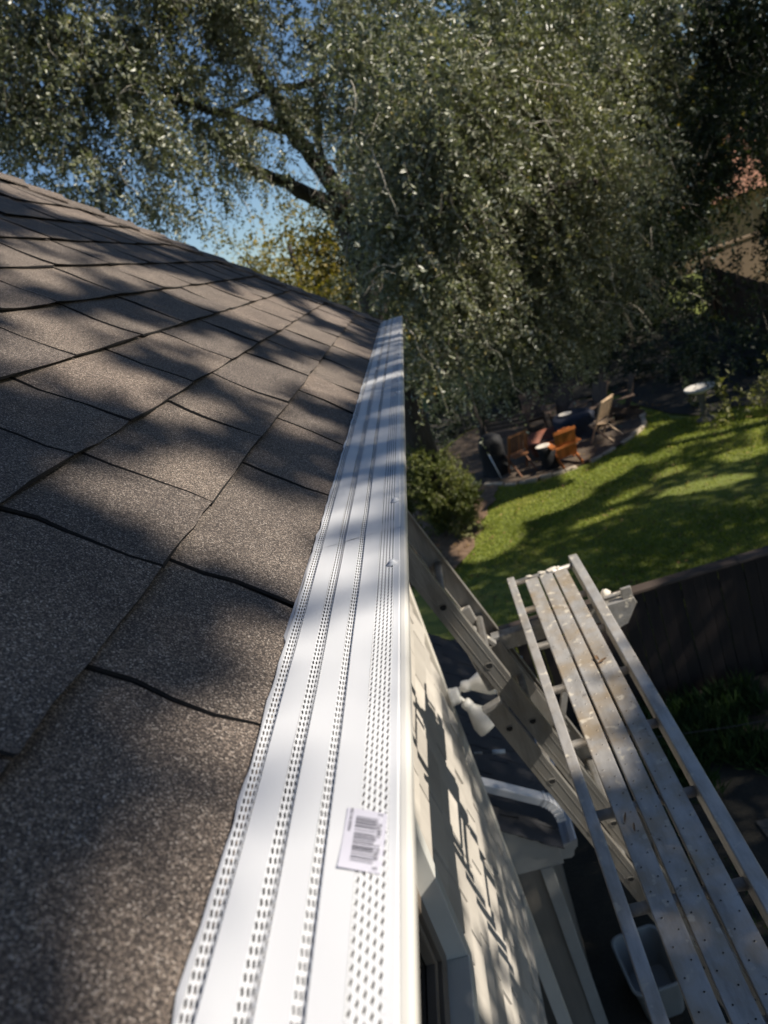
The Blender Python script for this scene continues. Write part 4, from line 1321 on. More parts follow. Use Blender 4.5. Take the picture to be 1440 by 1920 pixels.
LIT = [  # sun-plane ellipses where leaves are cut out to let chosen sun flecks through
    (0.779, 0.178, 0.084, -0.107, -0.12, -0.04, 0.024), (0.516, 0.098, 0.036, -0.065, -0.036, -0.013, 0.018), (0.341, 0.149, 0.018, -0.025, -0.023, -0.016, 0.015), (0.402, 0.094, 0.012, -0.021, -0.014, -0.006, 0.015),
    (0.673, 0.313, 0.032, -0.035, -0.046, -0.025, 0.023), (1.024, 0.65, 0.112, -0.029, -0.082, -0.058, 0.034), (1.043, 0.527, 0.056, -0.034, -0.067, -0.038, 0.033), (0.86, 0.28, 0.031, -0.046, -0.079, -0.031, 0.027),
    (1.542, 0.467, 0.054, -0.095, -0.165, -0.053, 0.044), (2.483, 0.638, 0.15, -0.17, -0.235, -0.064, 0.055), (1.888, 0.361, 0.051, -0.078, -0.205, -0.044, 0.052), (1.648, 0.599, 0.061, -0.044, -0.085, -0.034, 0.048),
    (2.765, 1.938, 0.251, -0.008, -0.26, -0.182, 0.055), (1.798, 1.198, 0.335, 0.073, -0.12, -0.087, 0.055), (1.456, 0.97, 0.229, 0.029, -0.118, -0.088, 0.048), (2.047, 1.045, 0.182, -0.039, -0.163, -0.087, 0.055),
    (2.287, 0.911, 0.083, -0.093, -0.227, -0.092, 0.055), (2.818, 1.701, 0.226, -0.024, -0.234, -0.142, 0.055), (3.215, 1.592, 0.312, 0.003, -0.21, -0.107, 0.055), (2.825, 0.894, 0.069, -0.108, -0.234, -0.075, 0.055),
    (3.317, 0.745, -0.042, -0.134, -0.225, -0.05, 0.055), (0.211, 0.041, 0.008, -0.013, -0.01, -0.007, 0.012), (1.063, 0.402, 0.05, -0.034, -0.055, -0.025, 0.032), (1.13, 0.751, 0.102, -0.0, -0.052, -0.04, 0.038),
    (1.368, 0.698, 0.1, -0.029, -0.077, -0.043, 0.042), (1.365, 0.271, 0.043, -0.045, -0.069, -0.017, 0.039), (2.724, 0.51, -0.017, -0.065, -0.155, -0.029, 0.055), (0.545, -0.029, -0.014, -0.034, -0.156, -0.035, 0.07),
    (0.365, -0.061, -0.006, -0.037, -0.107, -0.026, 0.07), (0.295, -0.082, -0.002, -0.026, -0.024, -0.006, 0.07), (0.2, -0.097, 0.002, -0.031, -0.01, -0.002, 0.07), (1.222, 0.103, -0.023, -0.02, -0.159, -0.034, 0.028),
    (0.827, 0.037, -0.016, -0.022, -0.032, -0.007, 0.028), (2.813, 0.374, -0.143, -0.063, -0.738, -0.139, 0.028), (1.953, 0.224, -0.073, -0.042, -0.065, -0.013, 0.028), (1.483, 0.145, -0.048, -0.035, -0.056, -0.011, 0.028),
    (3.417, 0.474, -0.195, -0.076, -0.321, -0.059, 0.028), (0.984, 0.067, -0.013, -0.015, -0.038, -0.008, 0.028), (2.692, -0.709, 0.025, -0.04, -0.265, -0.046, 0.03), (2.608, -0.798, 0.024, -0.038, -0.247, -0.037, 0.03),
    (2.13, -0.872, 0.017, -0.016, -0.196, -0.041, 0.03), (1.783, -0.917, 0.012, -0.012, -0.125, -0.027, 0.03), (2.152, -0.802, 0.013, -0.015, -0.178, -0.036, 0.03), (2.891, -0.673, -0.065, -0.031, -0.193, 0.026, 0.03),
    (2.844, -0.76, -0.029, -0.053, -0.215, -0.009, 0.03), (2.386, -0.786, -0.169, -0.039, -0.038, 0.03, 0.03), (2.08, -0.845, -0.166, -0.033, -0.016, 0.018, 0.03), (2.249, -0.883, 0.025, -0.02, -0.181, -0.038, 0.03),
    (1.827, -0.927, -0.132, -0.025, -0.011, 0.013, 0.03), (2.559, -0.731, -0.019, -0.043, -0.122, -0.007, 0.03), (2.519, -0.821, 0.02, -0.032, -0.154, -0.023, 0.03), (1.886, -0.876, 0.015, -0.023, -0.12, -0.02, 0.03),
    (3.213, -0.536, 0.698, -0.203, -0.947, -0.224, 0.03), (2.739, -0.834, 0.407, -0.173, -0.293, -0.133, 0.03), (2.227, -0.723, 0.198, -0.098, -0.411, -0.087, 0.03), (2.859, -1.098, 0.381, -0.18, -0.09, -0.232, 0.03),
    (2.703, -1.33, 0.197, -0.111, 0.018, -0.263, 0.03), (2.329, -1.139, 0.149, -0.089, -0.13, -0.123, 0.03), (2.46, -1.537, 0.147, -0.101, 0.047, -0.258, 0.03), (1.944, -1.224, 0.079, -0.06, -0.145, -0.098, 0.03),
    (2.21, -1.62, 0.083, -0.067, -0.021, -0.128, 0.03), (1.791, -0.805, 0.093, -0.053, -0.019, -0.093, 0.03), (3.657, -1.025, 0.048, -0.162, -0.017, -0.122, 0.03), (2.641, -0.186, 0.008, -0.102, -0.011, 0.016, 0.03),
    (2.667, -0.503, 0.005, -0.065, -0.008, 0.01, 0.03), (2.675, -0.797, 0.005, -0.069, -0.007, 0.009, 0.03), (14.266, -2.302, 0.23, -0.822, -0.674, -0.085, 0.022), (12.905, -1.876, 0.425, -0.4, -0.719, -0.15, 0.022),
    (15.313, -3.277, 0.568, -0.48, -0.586, -0.058, 0.022), (16.741, -2.763, -0.476, -0.25, -1.393, 0.013, 0.022), (18.389, -3.253, -0.18, -0.135, -1.534, -0.005, 0.022), (17.476, -3.938, 0.036, -0.297, -0.372, -0.006, 0.022),
    (16.155, -4.355, 0.146, -0.337, -0.352, -0.002, 0.022), (13.416, -4.435, 0.002, -0.538, -0.253, 0.006, 0.022), (14.595, -4.946, 0.061, -0.296, -0.345, 0.014, 0.022), (16.73, -5.218, -0.088, -0.256, -0.437, 0.029, 0.022),
    (15.541, -3.981, 0.163, -0.264, -0.265, -0.009, 0.022), (12.97, -3.22, 0.217, -0.35, -0.149, -0.014, 0.022), (12.887, -1.562, 0.154, -0.249, -0.474, -0.098, 0.022), (17.027, -1.267, -0.071, -0.531, -0.344, -0.051, 0.022),
    (16.223, -2.062, -0.088, -0.327, -0.385, -0.04, 0.022), (18.366, -4.709, -0.235, -0.152, -1.287, 0.086, 0.022), (16.933, -4.79, -0.355, -0.254, -0.663, 0.051, 0.022), (16.472, -5.259, -0.164, -0.115, -1.736, 0.179, 0.022),
    (14.864, -1.255, 0.055, -0.305, -0.615, -0.111, 0.022), (35.379, 0.152, -0.392, -1.19, -2.3, -0.273, 0.022), (14.877, -2.925, 0.378, -0.384, -0.316, -0.036, 0.022), (13.725, -3.538, 0.234, -0.298, -0.161, -0.012, 0.022),
    (14.486, -4.071, 0.101, -0.224, -0.205, -0.005, 0.022), (15.938, -4.813, 0.05, -0.195, -0.271, 0.008, 0.022), (33.024, -1.162, -0.127, -0.454, -1.129, -0.101, 0.022), (17.599, -2.697, -0.246, -0.123, -2.423, 0.013, 0.022),
    (18.367, -2.053, -0.232, -0.195, -0.931, -0.057, 0.022), (13.195, -0.376, 0.127, -0.43, -0.064, -0.426, 0.03), (13.086, -0.708, 0.104, -0.351, -0.027, -0.176, 0.03), (13.4, -0.45, 0.5, 0.0, 0.0, 0.8, 0.03),
]
MAIN = [
    (-3.68, 11.0, 4.33, 1.19, 0.72), (-3.97, 11.0, 3.66, 0.77, 0.65), (-3.67, 11.0, 3.01, 0.89, 0.72), (-2.75, 11.5, 3.67, 1.19, 0.72), (-3.3, 11.5, 2.53, 0.86, 0.72),
    (-3.14, 12.0, 1.99, 0.51, 0.9), (-2.45, 12.0, 2.74, 0.97, 0.72), (-1.99, 12.0, 3.93, 1.13, 0.72), (-1.63, 13.0, 3.0, 0.85, 0.6), (-2.15, 12.5, 2.35, 0.59, 0.8),
    (-4.12, 11.3, 2.58, 0.55, 0.8), (-1.13, 13.0, 3.74, 0.8, 0.45), (-0.36, 13.5, 3.67, 0.78, 0.4), (-0.77, 13.5, 2.62, 0.61, 0.4), (0.16, 14.0, 3.21, 0.9, 0.55),
    (-0.1, 13.5, 2.05, 0.86, 1.0), (0.72, 13.0, 3.37, 1.04, 1.0), (-1.53, 13.0, 1.91, 0.34, 0.5), (-2.41, 12.2, 1.98, 0.42, 0.6), (-0.19, 13.0, 1.35, 0.58, 1.0),
    (-1.24, 13.6, 1.7, 0.36, 0.35), (-4.25, 11.0, 3.29, 0.41, 0.6), (-3.88, 11.5, 2.22, 0.37, 0.7), (0.83, 9.8, 1.87, 1.04, 1.0), (1.75, 10.8, 2.02, 1.23, 1.0),
    (2.64, 11.8, 2.08, 1.18, 1.0), (3.18, 12.5, 1.26, 1.15, 1.0), (1.98, 11.4, 1.07, 1.29, 1.0), (1.01, 10.4, 1.13, 1.09, 1.0), (0.25, 9.8, 0.88, 0.62, 1.0),
    (0.88, 10.4, 0.25, 1.08, 1.0), (2.07, 11.8, 0.05, 1.33, 1.0), (3.26, 12.9, 0.2, 1.18, 1.0), (0.02, 9.7, -0.01, 0.61, 1.0), (-0.43, 10.3, 0.08, 0.34, 0.8),
    (0.14, 9.9, -0.6, 0.73, 1.0), (0.94, 10.8, -0.63, 0.96, 1.0), (1.95, 11.9, -1.01, 1.07, 1.0), (3.17, 13.1, -1.03, 1.1, 1.0), (4.23, 13.9, -0.22, 0.75, 0.8),
    (4.53, 14.4, -1.31, 0.78, 0.9), (4.42, 13.7, 1.61, 0.86, 0.9), (-0.09, 9.8, -1.07, 0.4, 0.8), (0.3, 10.5, -1.37, 0.59, 0.9), (1.12, 11.6, -1.7, 0.78, 1.0),
    (2.31, 12.9, -2.08, 0.88, 1.0), (3.64, 14.0, -2.06, 0.97, 1.0), (0.21, 9.8, 0.45, 0.51, 1.0), (-0.04, 10.0, 0.35, 0.41, 1.0), (-0.25, 10.3, 0.37, 0.34, 0.7),
    (-0.08, 10.1, 1.03, 0.45, 0.8), (-0.4, 10.4, 1.57, 0.35, 0.6), (0.79, 11.0, -1.2, 0.74, 1.0), (1.69, 12.0, -1.43, 0.9, 1.0), (2.84, 13.2, -1.73, 1.01, 1.0),
    (0.51, 10.3, -0.18, 0.76, 1.0), (1.59, 11.5, -0.33, 1.03, 1.0), (2.78, 12.7, -0.47, 1.06, 1.0), (3.96, 14.0, -1.11, 0.97, 1.0), (4.34, 13.5, 2.21, 0.96, 1.0),
    (4.52, 13.8, 0.78, 0.75, 0.8), (4.03, 13.5, 0.58, 0.73, 1.0), (4.37, 13.5, 1.27, 0.63, 1.0), (5.05, 13.8, 1.96, 0.44, 0.4), (-2.94, 11.0, 4.86, 1.37, 1.0),
    (-1.48, 12.0, 4.68, 1.44, 1.0), (0.42, 13.5, 4.51, 1.26, 0.6), (-4.88, 11.0, 4.05, 1.22, 1.0), (-5.16, 11.0, 3.13, 0.56, 0.7),
]
RIGHT = [
    (5.36, 13.0, -1.8, 0.63, 1.0), (5.16, 14.0, -2.4, 0.62, 1.0), (4.72, 14.0, -2.44, 0.61, 1.0), (5.47, 12.6, -0.93, 0.61, 1.0), (5.64, 13.0, 0.63, 0.73, 1.0),
    (5.6, 13.0, -0.46, 0.94, 1.0), (6.31, 14.0, 0.01, 0.91, 1.0), (5.35, 13.5, -1.08, 0.75, 1.0), (5.1, 13.5, -0.14, 0.53, 1.0), (5.63, 13.0, -1.47, 0.74, 1.0),
    (5.49, 12.5, -0.32, 0.81, 1.0), (5.44, 13.0, 0.4, 0.63, 1.0), (5.54, 12.5, -0.97, 0.71, 1.0), (5.17, 12.8, -1.4, 0.56, 0.8), (4.34, 12.5, -1.19, 0.59, 1.0),
    (3.87, 12.5, -1.79, 0.59, 1.0), (4.79, 13.0, -1.6, 0.52, 0.7), (4.9, 13.0, 0.98, 0.46, 0.6), (6.3, 14.0, 1.41, 1.03, 1.0), (5.24, 13.0, 1.82, 0.63, 0.6),
    (6.36, 14.0, 0.33, 0.91, 1.0), (5.73, 14.0, 1.13, 0.56, 0.5), (5.56, 13.0, -0.69, 0.84, 1.0), (4.71, 13.0, -0.72, 0.77, 1.0), (5.56, 13.0, -1.61, 0.63, 0.9),
    (4.41, 12.5, 0.29, 0.59, 0.7), (3.95, 13.5, -2.14, 0.74, 0.9), (4.9, 14.0, -2.5, 0.56, 0.5), (6.86, 14.0, 2.14, 1.4, 1.0), (5.22, 16.0, -3.63, 0.76, 0.7),
]
BACK = [
    (-3.33, 26.0, 0.82, 1.55, 1.0), (-1.8, 25.0, 0.63, 1.48, 1.0), (-4.24, 24.0, 0.5, 0.99, 1.0), (-1.32, 26.0, -0.98, 1.54, 1.0), (-2.43, 23.0, -0.58, 1.03, 1.0),
    (-5.24, 27.0, 1.85, 0.71, 0.7), (-2.64, 27.0, 1.66, 0.91, 0.8), (0.31, 27.0, 0.44, 2.4, 1.0), (3.19, 27.0, 1.19, 3.22, 1.0), (5.99, 28.0, 0.64, 3.81, 1.0),
    (8.52, 30.0, -1.41, 3.23, 1.0), (2.0, 27.0, -1.45, 2.41, 1.0), (-0.81, 24.0, -1.73, 1.43, 1.0), (5.4, 28.0, -2.29, 2.54, 1.0), (5.71, 28.0, 2.99, 3.61, 1.0),
    (2.1, 28.0, 3.43, 3.14, 1.0), (11.3, 30.0, 1.36, 1.66, 1.0), (12.63, 32.0, 0.27, 1.27, 1.0), (10.24, 31.0, -0.57, 1.45, 1.0), (-0.67, 25.0, 1.24, 1.11, 1.0),
    (2.93, 26.0, -3.02, 1.75, 1.0), (5.9, 27.0, -3.95, 1.86, 1.0), (8.37, 27.0, -2.95, 1.89, 1.0), (13.25, 30.0, 0.66, 2.67, 1.0), (14.02, 30.0, 2.83, 2.71, 1.0),
    (8.6, 30.0, 1.41, 3.01, 1.0), (9.87, 30.0, 4.32, 3.07, 1.0), (8.46, 30.0, 6.17, 2.82, 1.0),
]
LIMBS = [
    ([(-0.85, 15.0, -5.5), (-0.85, 15.0, -2.75), (-0.76, 15.0, -0.56), (-0.71, 15.0, 0.55), (-0.75, 15.0, 1.12)], 0.3, 0.26),
    ([(-0.73, 15.0, 1.01), (-1.15, 14.5, 1.45), (-1.49, 14.2, 1.8), (-1.87, 14.0, 2.12), (-2.2, 13.8, 2.54), (-2.41, 13.6, 3.05)], 0.17, 0.04),
    ([(-0.62, 15.0, 1.17), (-0.82, 14.8, 1.71), (-0.92, 14.5, 2.04), (-1.09, 14.0, 2.47), (-1.17, 13.5, 3.01), (-1.27, 13.0, 3.64), (-1.36, 12.6, 4.22)], 0.19, 0.06),
    ([(-0.87, 14.8, 1.87), (-0.7, 14.8, 2.46), (-0.54, 14.8, 2.94), (-0.4, 14.6, 3.46)], 0.07, 0.04),
    ([(0.54, 14.6, 3.04), (-0.2, 14.6, 3.17), (-0.74, 14.2, 3.17), (-1.26, 13.8, 3.16), (-1.92, 13.0, 2.94)], 0.085, 0.03),
    ([(-0.53, 15.0, 0.99), (0.12, 14.0, 1.25), (0.97, 13.0, 1.59), (1.83, 12.0, 1.86), (2.35, 11.5, 2.3)], 0.2, 0.06),
    ([(-0.43, 15.0, 0.66), (0.3, 14.0, 0.64), (1.26, 12.5, 0.39), (2.05, 11.5, 0.19), (2.81, 11.0, 0.02)], 0.17, 0.05),
    ([(-0.47, 15.0, 0.57), (0.13, 13.5, -0.42), (0.95, 12.0, -1.0), (1.88, 11.5, -1.3)], 0.12, 0.04),
    ([(-1.09, 14.0, 2.47), (-1.51, 13.0, 2.64), (-2.07, 12.2, 2.93), (-2.65, 11.6, 3.45), (-3.36, 11.2, 3.95)], 0.08, 0.03),
    ([(0.12, 14.0, 1.25), (0.3, 13.8, 1.95), (0.54, 14.6, 3.04), (0.69, 14.0, 3.66)], 0.11, 0.05),
]
# ------------------------------------------------------------------ trees
LITA = np.array(LIT)
def lit_gap(P):
    """true where a leaf would shade a set sun fleck and is cut away"""
    u = P @ E1; v = P @ E2
    hit = np.zeros(len(P), bool)
    for cu_, cv_, au, av, bu, bv, grow in LITA:
        la = math.hypot(au, av); lb = math.hypot(bu, bv)
        au, av = au*(1+grow/la), av*(1+grow/la); bu, bv = bu*(1+grow/lb), bv*(1+grow/lb)
        det = au*bv - av*bu
        if abs(det) < 1e-6: continue
        du = u-cu_; dv = v-cv_
        p = (du*bv - dv*bu)/det; q = (au*dv - av*du)/det
        hit |= (p*p+q*q) < 1
    return hit

oak = thing('oak_tree', 'large old oak with drooping grey green foliage and a forked trunk filling the sky', 'tree', loc=(-0.9, 15, LZ))
ok_ = np.array(oak.location)
def rel(lobes, o): return [(x-o[0], y-o[1], z-o[2], r, d) for x, y, z, r, d in lobes]
for pts, r0, r1 in LIMBS:
    q = [tuple(np.array(p)-ok_) for p in pts]
    limb(oak, q, r0, r1, 'trunk' if r0 > .25 else 'limb')
crown(oak, rel(MAIN, ok_), LEAF_OAK, 92, 20, 0.078, 0.036, droop=0.75, sub=17, spread=0.17, keep=lambda P: ~lit_gap(P + ok_))
# bare pale twigs hanging out of the crown
mb = MB()
for i in range(150):
    l = random.choice(MAIN[:60])
    if l[1] > 14: continue
    a = random.uniform(math.pi*1.05, math.pi*1.95); e_ = random.uniform(-.3, .6)
    p = Vector((l[0] + l[3]*1.02*math.cos(a)*math.cos(e_), l[1] + l[3]*1.02*math.sin(a)*math.cos(e_), l[2] + l[3]*math.sin(e_))) - Vector(ok_)
    d = Vector((random.gauss(0, .6), random.gauss(-.3, .4), random.gauss(-.5, .6))).normalized()
    pts = [p]
    for k in range(7):
        d = (d + Vector((random.gauss(0, .32), random.gauss(0, .32), random.gauss(-.10, .32)))).normalized()
        pts.append(pts[-1] + d*random.uniform(.07, .15))
    mb.tube(pts, [.0065 - .0005*k for k in range(8)], 4)
    if random.random() < .6:
        q = pts[3]; d2 = Vector((random.gauss(0, 1), random.gauss(0, 1), random.gauss(-.4, .6))).normalized()
        mb.tube([q, q + d2*.16, q + d2*.3 + Vector((0, 0, -.05))], [.0045, .0035, .002], 4)
M_PALETWIG = simple('dead_twig_bark', (0.42, 0.38, 0.31), 0.8, var=0.25, scale=3, bs=0.0)
mb.build('bare_twigs', M_PALETWIG, oak, smooth=True)['kind'] = 'stuff'
oak2 = thing('oak_tree', 'darker oak on the right whose boughs reach in above the side fence', 'tree', loc=(8.7, 17.0, LZ))
o2 = np.array(oak2.location)
limb(oak2, [(0, 0, 0), (-.1, -.2, 2.5), (-.3, -.6, 4.8), (-.5, -1.5, 7.5)], .26, .12, 'trunk')
limb(oak2, [(-.3, -.6, 4.6), (-1.2, -1.2, 5.6), (-2.2, -2.0, 6.0)], .10, .04)
limb(oak2, [(-.3, -.6, 5.2), (-.9, -1.8, 6.6), (-1.2, -2.6, 8.0)], .10, .04)
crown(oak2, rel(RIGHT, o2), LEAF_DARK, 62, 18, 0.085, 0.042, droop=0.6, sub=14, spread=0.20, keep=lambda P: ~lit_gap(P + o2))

def back_tree(name, label, idx, mat, gold):
    ls = [BACK[i] for i in idx]
    cx = sum(l[0] for l in ls)/len(ls); cy = sum(l[1] for l in ls)/len(ls)
    t = thing(name, label, 'tree', 'trees behind the garden', loc=(cx, cy, GZ))
    o_ = np.array(t.location)
    top_ = max(l[2] for l in ls) - GZ
    limb(t, [(0, 0, 0), (.1, 0, top_*.35), (-.1, .1, top_*.7), (0, 0, top_*.95)], .24, .06, 'trunk', n=8)
    for l in ls:
        p = np.array(l[:3])-o_
        limb(t, [(0, 0, max(0.5, p[2]*.45)), tuple(p*np.array([.55, .55, .8])), tuple(p)], .09, .03, n=6)
    big = [(x, y, z, r*1.0, d) for x, y, z, r, d in rel(ls, o_)]
    crown(t, big, mat, 20.0 if gold else 9, 11, 0.15 if gold else 0.19, 0.09 if gold else .11, keep=lambda P: ~lit_gap(P + o_), twigs=False, droop=0.4, sub=12, spread=0.5, twig_len=(0.5, 1.3))
back_tree('tree', 'golden green tree in the gap left of the oak trunk', [0, 1, 6], LEAF_GOLD, True)
back_tree('tree', 'low golden tree just above the roof end', [2, 4, 5, 12], LEAF_GOLD, True)
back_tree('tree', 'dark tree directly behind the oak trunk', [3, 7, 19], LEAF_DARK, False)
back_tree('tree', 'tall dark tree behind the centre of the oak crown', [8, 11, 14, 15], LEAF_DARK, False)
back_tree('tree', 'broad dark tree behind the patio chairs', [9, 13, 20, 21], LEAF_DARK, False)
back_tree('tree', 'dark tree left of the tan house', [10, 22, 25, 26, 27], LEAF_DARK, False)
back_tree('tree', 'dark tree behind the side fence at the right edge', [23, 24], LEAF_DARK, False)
back_tree('tree', 'yellow leaved tree in front of the clay coloured roof', [16, 17, 18], LEAF_GOLD, True)

# far wood on the horizon
wl_ = [(x + random.uniform(-2, 2), 62 + random.uniform(-4, 4) - 0.25*abs(x), GZ + random.uniform(1.5, 2.8), random.uniform(2.4, 3.4), 1) for x in range(-75, -2, 4)]
wl_ += [(x + random.uniform(-2, 2), 66 + random.uniform(-4, 4), GZ + random.uniform(3, 6), random.uniform(3.4, 5), 1) for x in range(26, 80, 5)]
v, f, t_, _ = sprays(wl_, 1.6, 10, 0.5, 0.3, droop=0.3, sub=10, spread=0.9, twig_len=(.8, 2))
me = np_mesh('far_wood', v, f, 3, t_); me.materials.append(LEAF_DARK); setp(link('far_wood', me), kind='stuff')

# unseen trees east of the house, crowns shaped to throw the dappled shade
def bough_mass(parent, u0, u1, v0, v1, d0, d1, n, L, W, holes=True, dens=None, k=170, sp=0.5):
    rng = np.random.default_rng(17)
    o_ = np.array(parent.location)
    cu_ = rng.uniform(u0, u1, k); cv_ = rng.uniform(v0, v1, k); cd = rng.uniform(d0, d1, k)
    C = cu_[:, None]*E1 + cv_[:, None]*E2 + cd[:, None]*SN
    w = rng.integers(0, k, n)
    P = C[w] + rng.normal(0, sp, (n, 3))
    m = n//2
    P[:m] = rng.uniform(u0, u1, m)[:, None]*E1 + rng.uniform(v0, v1, m)[:, None]*E2 + rng.uniform(d0, d1, m)[:, None]*SN
    ok = np.ones(n, bool)
    if dens is not None: ok &= dens(P @ E1, P @ E2, rng.uniform(0, 1, n))
    if holes: ok &= ~lit_gap(P)
    P = P[ok]; n = len(P)
    A = unit(rng.normal(size=(n, 3)) + np.array([0, 0, -0.4])); N = unit(SN*0.9 + rng.normal(0, .6, (n, 3)))
    v, f = leaf_arrays(P - o_, A, N, L*rng.uniform(.7, 1.2, n), W*rng.uniform(.7, 1.2, n))
    me = np_mesh('crown', v, f, 3, np.repeat(rng.uniform(0, 1, n), 2)); me.materials.append(LEAF_DARK)
    link('crown', me, None, parent)
    return C - o_
ta = thing('shade_tree', 'tall tree standing beyond the side yard whose crown dapples the roof and gutter', 'tree', loc=(8.0, 2.6, GZ))
def densA(u, v, q):
    keepd = np.ones(len(u), bool)
    lower = (v < -0.5) & (u > 1.9) & (v > -2.4) & (u < 4.2)
    keepd &= ~(lower & (q > 0.55))
    return keepd
Cs = bough_mass(ta, -2.5, 7.6, -3.3, 3.2, 7.0, 9.5, 110000, 0.11, 0.075, dens=densA)
bough_mass(ta, -0.7, 0.62, 0.07, 0.75, 6.5, 8.5, 5200, 0.09, 0.06, k=60, sp=0.12)  # extra boughs added only to shade the near lower part of the roof
limb(ta, [(0, 0, 0), (.2, 0, 4), (-.2, -.3, 8), (.2, -.5, 12)], .34, .10, 'trunk')
for q_ in ((2.5, 1.5, 10.5), (-1.5, 3.5, 13), (1.5, -3, 12)): limb(ta, [(0, 0, 7), (q_[0]*.5, q_[1]*.5, 9), q_], .12, .03)
tb_ = thing('shade_tree', 'spreading tree beyond the lawn on the sunny side, shading the grass and chairs', 'tree', loc=(12.5, 13.0, GZ))
def densB(u, v, q):
    hi = v > -3.0
    return ~hi | ((u > 9.2) & (q < np.clip((0.6 - v)/2.2, 0, 1)*0.8))
Cs = bough_mass(tb_, 2.5, 27, -10.5, 0.6, 8.5, 12.5, 270000, 0.13, 0.09, k=420, dens=densB)
limb(tb_, [(0, 0, 0), (.2, 0, 3), (-.2, .3, 6), (-.5, .5, 9)], .34, .10, 'trunk')
for q_ in ((2.5, 2.5, 9.5), (-1.0, 4.5, 10), (1.5, -4, 9)): limb(tb_, [(0, 0, 5), (q_[0]*.5, q_[1]*.5, 7.5), q_], .12, .03)

# ------------------------------------------------------------------ shrubs and plants
def shrub(name, label, cat, lobes, mat, loc, L, W, dens=220, lpt=12, droop=-0.1, group=None, tl=(0.10, 0.26), sub=9, tint=(0.45, 0.22)):
    t = thing(name, label, cat, group, loc)
    v, f, tt_, TW = sprays(lobes, dens, lpt, L, W, droop=droop, sub=sub, spread=0.22, twig_len=tl, tint=tint)
    k = np.repeat(v.reshape(-1, 4, 3)[:, 0, 2] > 0.01, 2)
    me = np_mesh('foliage', v, f[k], 3, tt_[k]); me.materials.append(mat); link('foliage', me, None, t)
    TW = TW[TW[:, :, 2].min(1) > 0]
    v, f = twig_arrays(TW[::2], .006, .002); me = np_mesh('stems', v, f, 4); me.materials.append(M_TWIG); link('stems', me, None, t)['kind'] = 'stuff'
    return t
shrub('yew_bush', 'rounded golden green bush at the corner of the leaf mulch', 'bush', [(0, 0, .55, .62, 1), (.1, .1, 1.05, .60, 1), (-.1, 0, 1.5, .48, 1), (.25, -.15, .4, .42, 1), (-.5, .3, .7, .6, 1), (-.05, 0, 1.85, .25, 1)], LEAF_SHRUB, (-0.76, 14.3, LZ), .07, .024, 460, 16)
shrub('small_plant', 'small yellow green plant on the mulch beside the bush', 'plant', [(0, 0, .22, .26, 1), (.08, .1, .1, .2, 1)], LEAF_PALE, (-0.52, 13.75, LZ), .06, .035, 300, 8)
shrub('hosta', 'pale leafy hosta right behind the bird bath', 'plant', [(0, 0, .30, .42, 1), (.4, .2, .25, .36, 1)], LEAF_PALE, (5.75, 17.4, LZ), .16, .085, 80, 7)
shrub('flowering_plant', 'pale yellow plant at the foot of the bird bath', 'plant', [(0, 0, .22, .30, 1), (.35, -.05, .30, .30, 1), (-.3, .1, .1, .22, 1)], LEAF_PALE, (5.55, 15.75, LZ), .09, .05, 160, 8)
shrub('flowering_plant', 'silvery upright plant at the right edge of the lawn', 'plant', [(0, 0, .35, .36, 1), (.3, .3, .75, .32, 1), (.35, -.3, .25, .36, 1)], LEAF_PALE, (6.35, 15.7, LZ), .07, .035, 200, 10, tl=(.2, .4))
spots = [(-1.4, 20.5, 1.2, 'dark shrub left of the covered grill at the edge of the patio'), (0.4, 23.0, 1.3, 'dark shrub behind the shaded bench'), (2.4, 23.6, 1.2, 'dark shrub behind the row of dark chairs'),
         (4.9, 21.5, 1.0, 'dark shrub between the dark chairs and the hosta'), (6.6, 20.4, 1.25, 'round dark shrub behind the hosta near the side fence'), (7.6, 18.6, .9, 'low dark shrub at the foot of the side fence')]
for x, y, r_, lb in spots:
    shrub('dark_shrub', lb, 'shrub', [(0, 0, r_*.55, r_*.75, 1), (r_*.5, .1, r_*.45, r_*.55, 1), (-r_*.5, -.1, r_*.5, r_*.6, 1), (0, 0, r_*1.05, r_*.5, 1)], LEAF_DARK, (x, y, LZ), .11, .055, 38, 9, group='dark shrubs behind the patio', tl=(.2, .45))
for x, y, h_, lb in ((0.55, 19.3, 4.2, 'thin dark young trunk rising between the grill and the bench'), (-1.55, 17.5, 4.5, 'slender grey trunk left of the gravel patio')):
    t = thing('young_tree', lb, 'tree', loc=(x, y, LZ))
    limb(t, [(0, 0, 0), (.05, .05, h_*.4), (-.05, 0, h_*.75), (.1, 0, h_)], .085, .04, 'trunk')
    crown(t, [(0, 0, h_+.2, .8, 1), (.6, .2, h_-.2, .6, 1)], LEAF_DARK, 40, 12, .08, .04)

# ------------------------------------------------------------------ grass
def blades(name, mat, n, x0, x1, y0, y1, z, h, w, ok=None, lean=0.9, kind='stuff'):
    rng = np.random.default_rng(3)
    x = rng.uniform(x0, x1, n); y = rng.uniform(y0, y1, n)
    if ok is not None:
        k = ok(x, y); x, y = x[k], y[k]
    n = len(x)
    P = np.stack([x, y, np.full(n, z)], 1)
    A = unit(np.stack([rng.normal(0, lean, n), rng.normal(0, lean, n), np.ones(n)], 1))
    N = unit(rng.normal(size=(n, 3)) + np.array([0, -.3, .2]))
    v, f = leaf_arrays(P, A, N, h*rng.uniform(.5, 1.3, n), w*rng.uniform(.7, 1.3, n), 0.1)
    t_ = np.clip(0.5 + 0.25*np.sin(x*2.1)*np.sin(y*1.7+x) + rng.normal(0, .22, n), 0, 1)
    me = np_mesh(name, v, f, 3, np.repeat(t_, 2)); me.materials.append(mat)
    return setp(link(name, me), kind=kind)
EP = np.array([(p[0], p[1]) for p in edge])
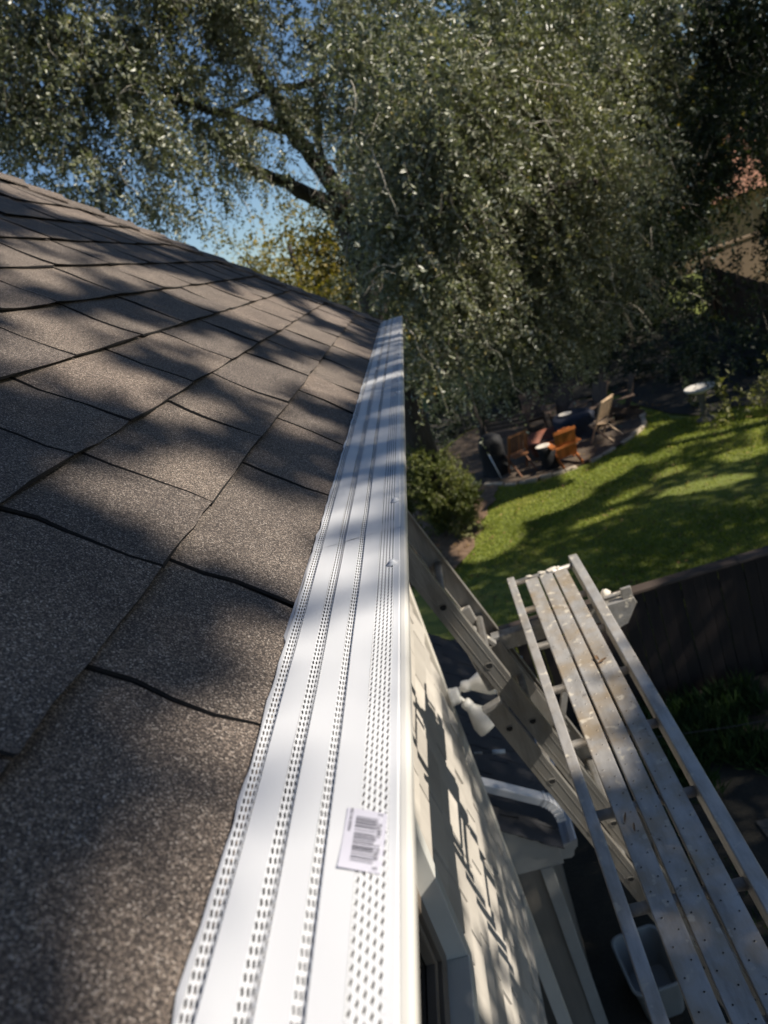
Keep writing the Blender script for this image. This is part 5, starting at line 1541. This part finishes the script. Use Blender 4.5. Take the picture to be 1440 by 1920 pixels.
def on_lawn(x, y):
    front = np.interp(x, EP[:, 0], EP[:, 1], left=18.5, right=18.5) - 0.08
    left = .06*np.sin(y*9) + .05*np.sin(y*23) + np.interp(y, [12.3, 13.3, 14.1, 14.9, 15.6, 16.45, 17.2], [-1.0, -.45, -.2, 0, .25, .42, -.15])
    bed = (y > 17.0 - .35*(x - 5) + .12*np.sin(x*7)) & (x > 4.8)
    return (y < front) & (x > left) & ~bed
blades('grass', GRASS_M, 150000, -1.2, 8.5, 8.0, 19.0, LZ, 0.05, 0.018, on_lawn)
def patch(x, y): return np.sin(x*3.1)*np.sin(y*2.3+1) + 0.5*np.sin(x*7+y*5) > -0.2
blades('tall_weeds', WEED_M, 16000, 0.4, 6, 6.0, 7.6, GZ, 0.28, 0.02, lambda x, y: patch(x, y) & (y > 6.3+.25*np.sin(3*x)), 0.5)
blades('short_weeds', WEED_M, 9000, 0.6, 6, 1.5, 6.2, GZ, 0.09, 0.016, patch, 0.6)

def fallen(n, x0, x1, y0, y1, z, ok, name):
    rng = np.random.default_rng(9)
    x = rng.uniform(x0, x1, n); y = rng.uniform(y0, y1, n); k = ok(x, y); x, y = x[k], y[k]; n = len(x)
    A = unit(np.stack([rng.normal(size=n), rng.normal(size=n), rng.normal(0, .15, n)], 1)); N = unit(np.array([0, 0, 1.0]) + rng.normal(0, .25, (n, 3)))
    v, f = leaf_arrays(np.stack([x, y, np.full(n, z)], 1), A, N, rng.uniform(.04, .09, n), rng.uniform(.025, .05, n))
    me = np_mesh(name, v, f, 3, np.repeat(rng.uniform(0, 1, n), 2)); me.materials.append(LEAF_FALL)
    setp(link(name, me), kind='stuff')
LEAF_FALL = leaf_mat('fallen_leaf_colours', [(0, (0.10, 0.055, 0.025)), (0.5, (0.20, 0.12, 0.05)), (1, (0.36, 0.26, 0.10))], 0.7, 0.15, 0.3)
fallen(700, -1, 8, 8.2, 18, LZ + .06, on_lawn, 'fallen_leaves')
fallen(1500, -3, 5, 12.3, 22, LZ + .055, lambda x, y: ~on_lawn(x, y), 'leaf_litter')
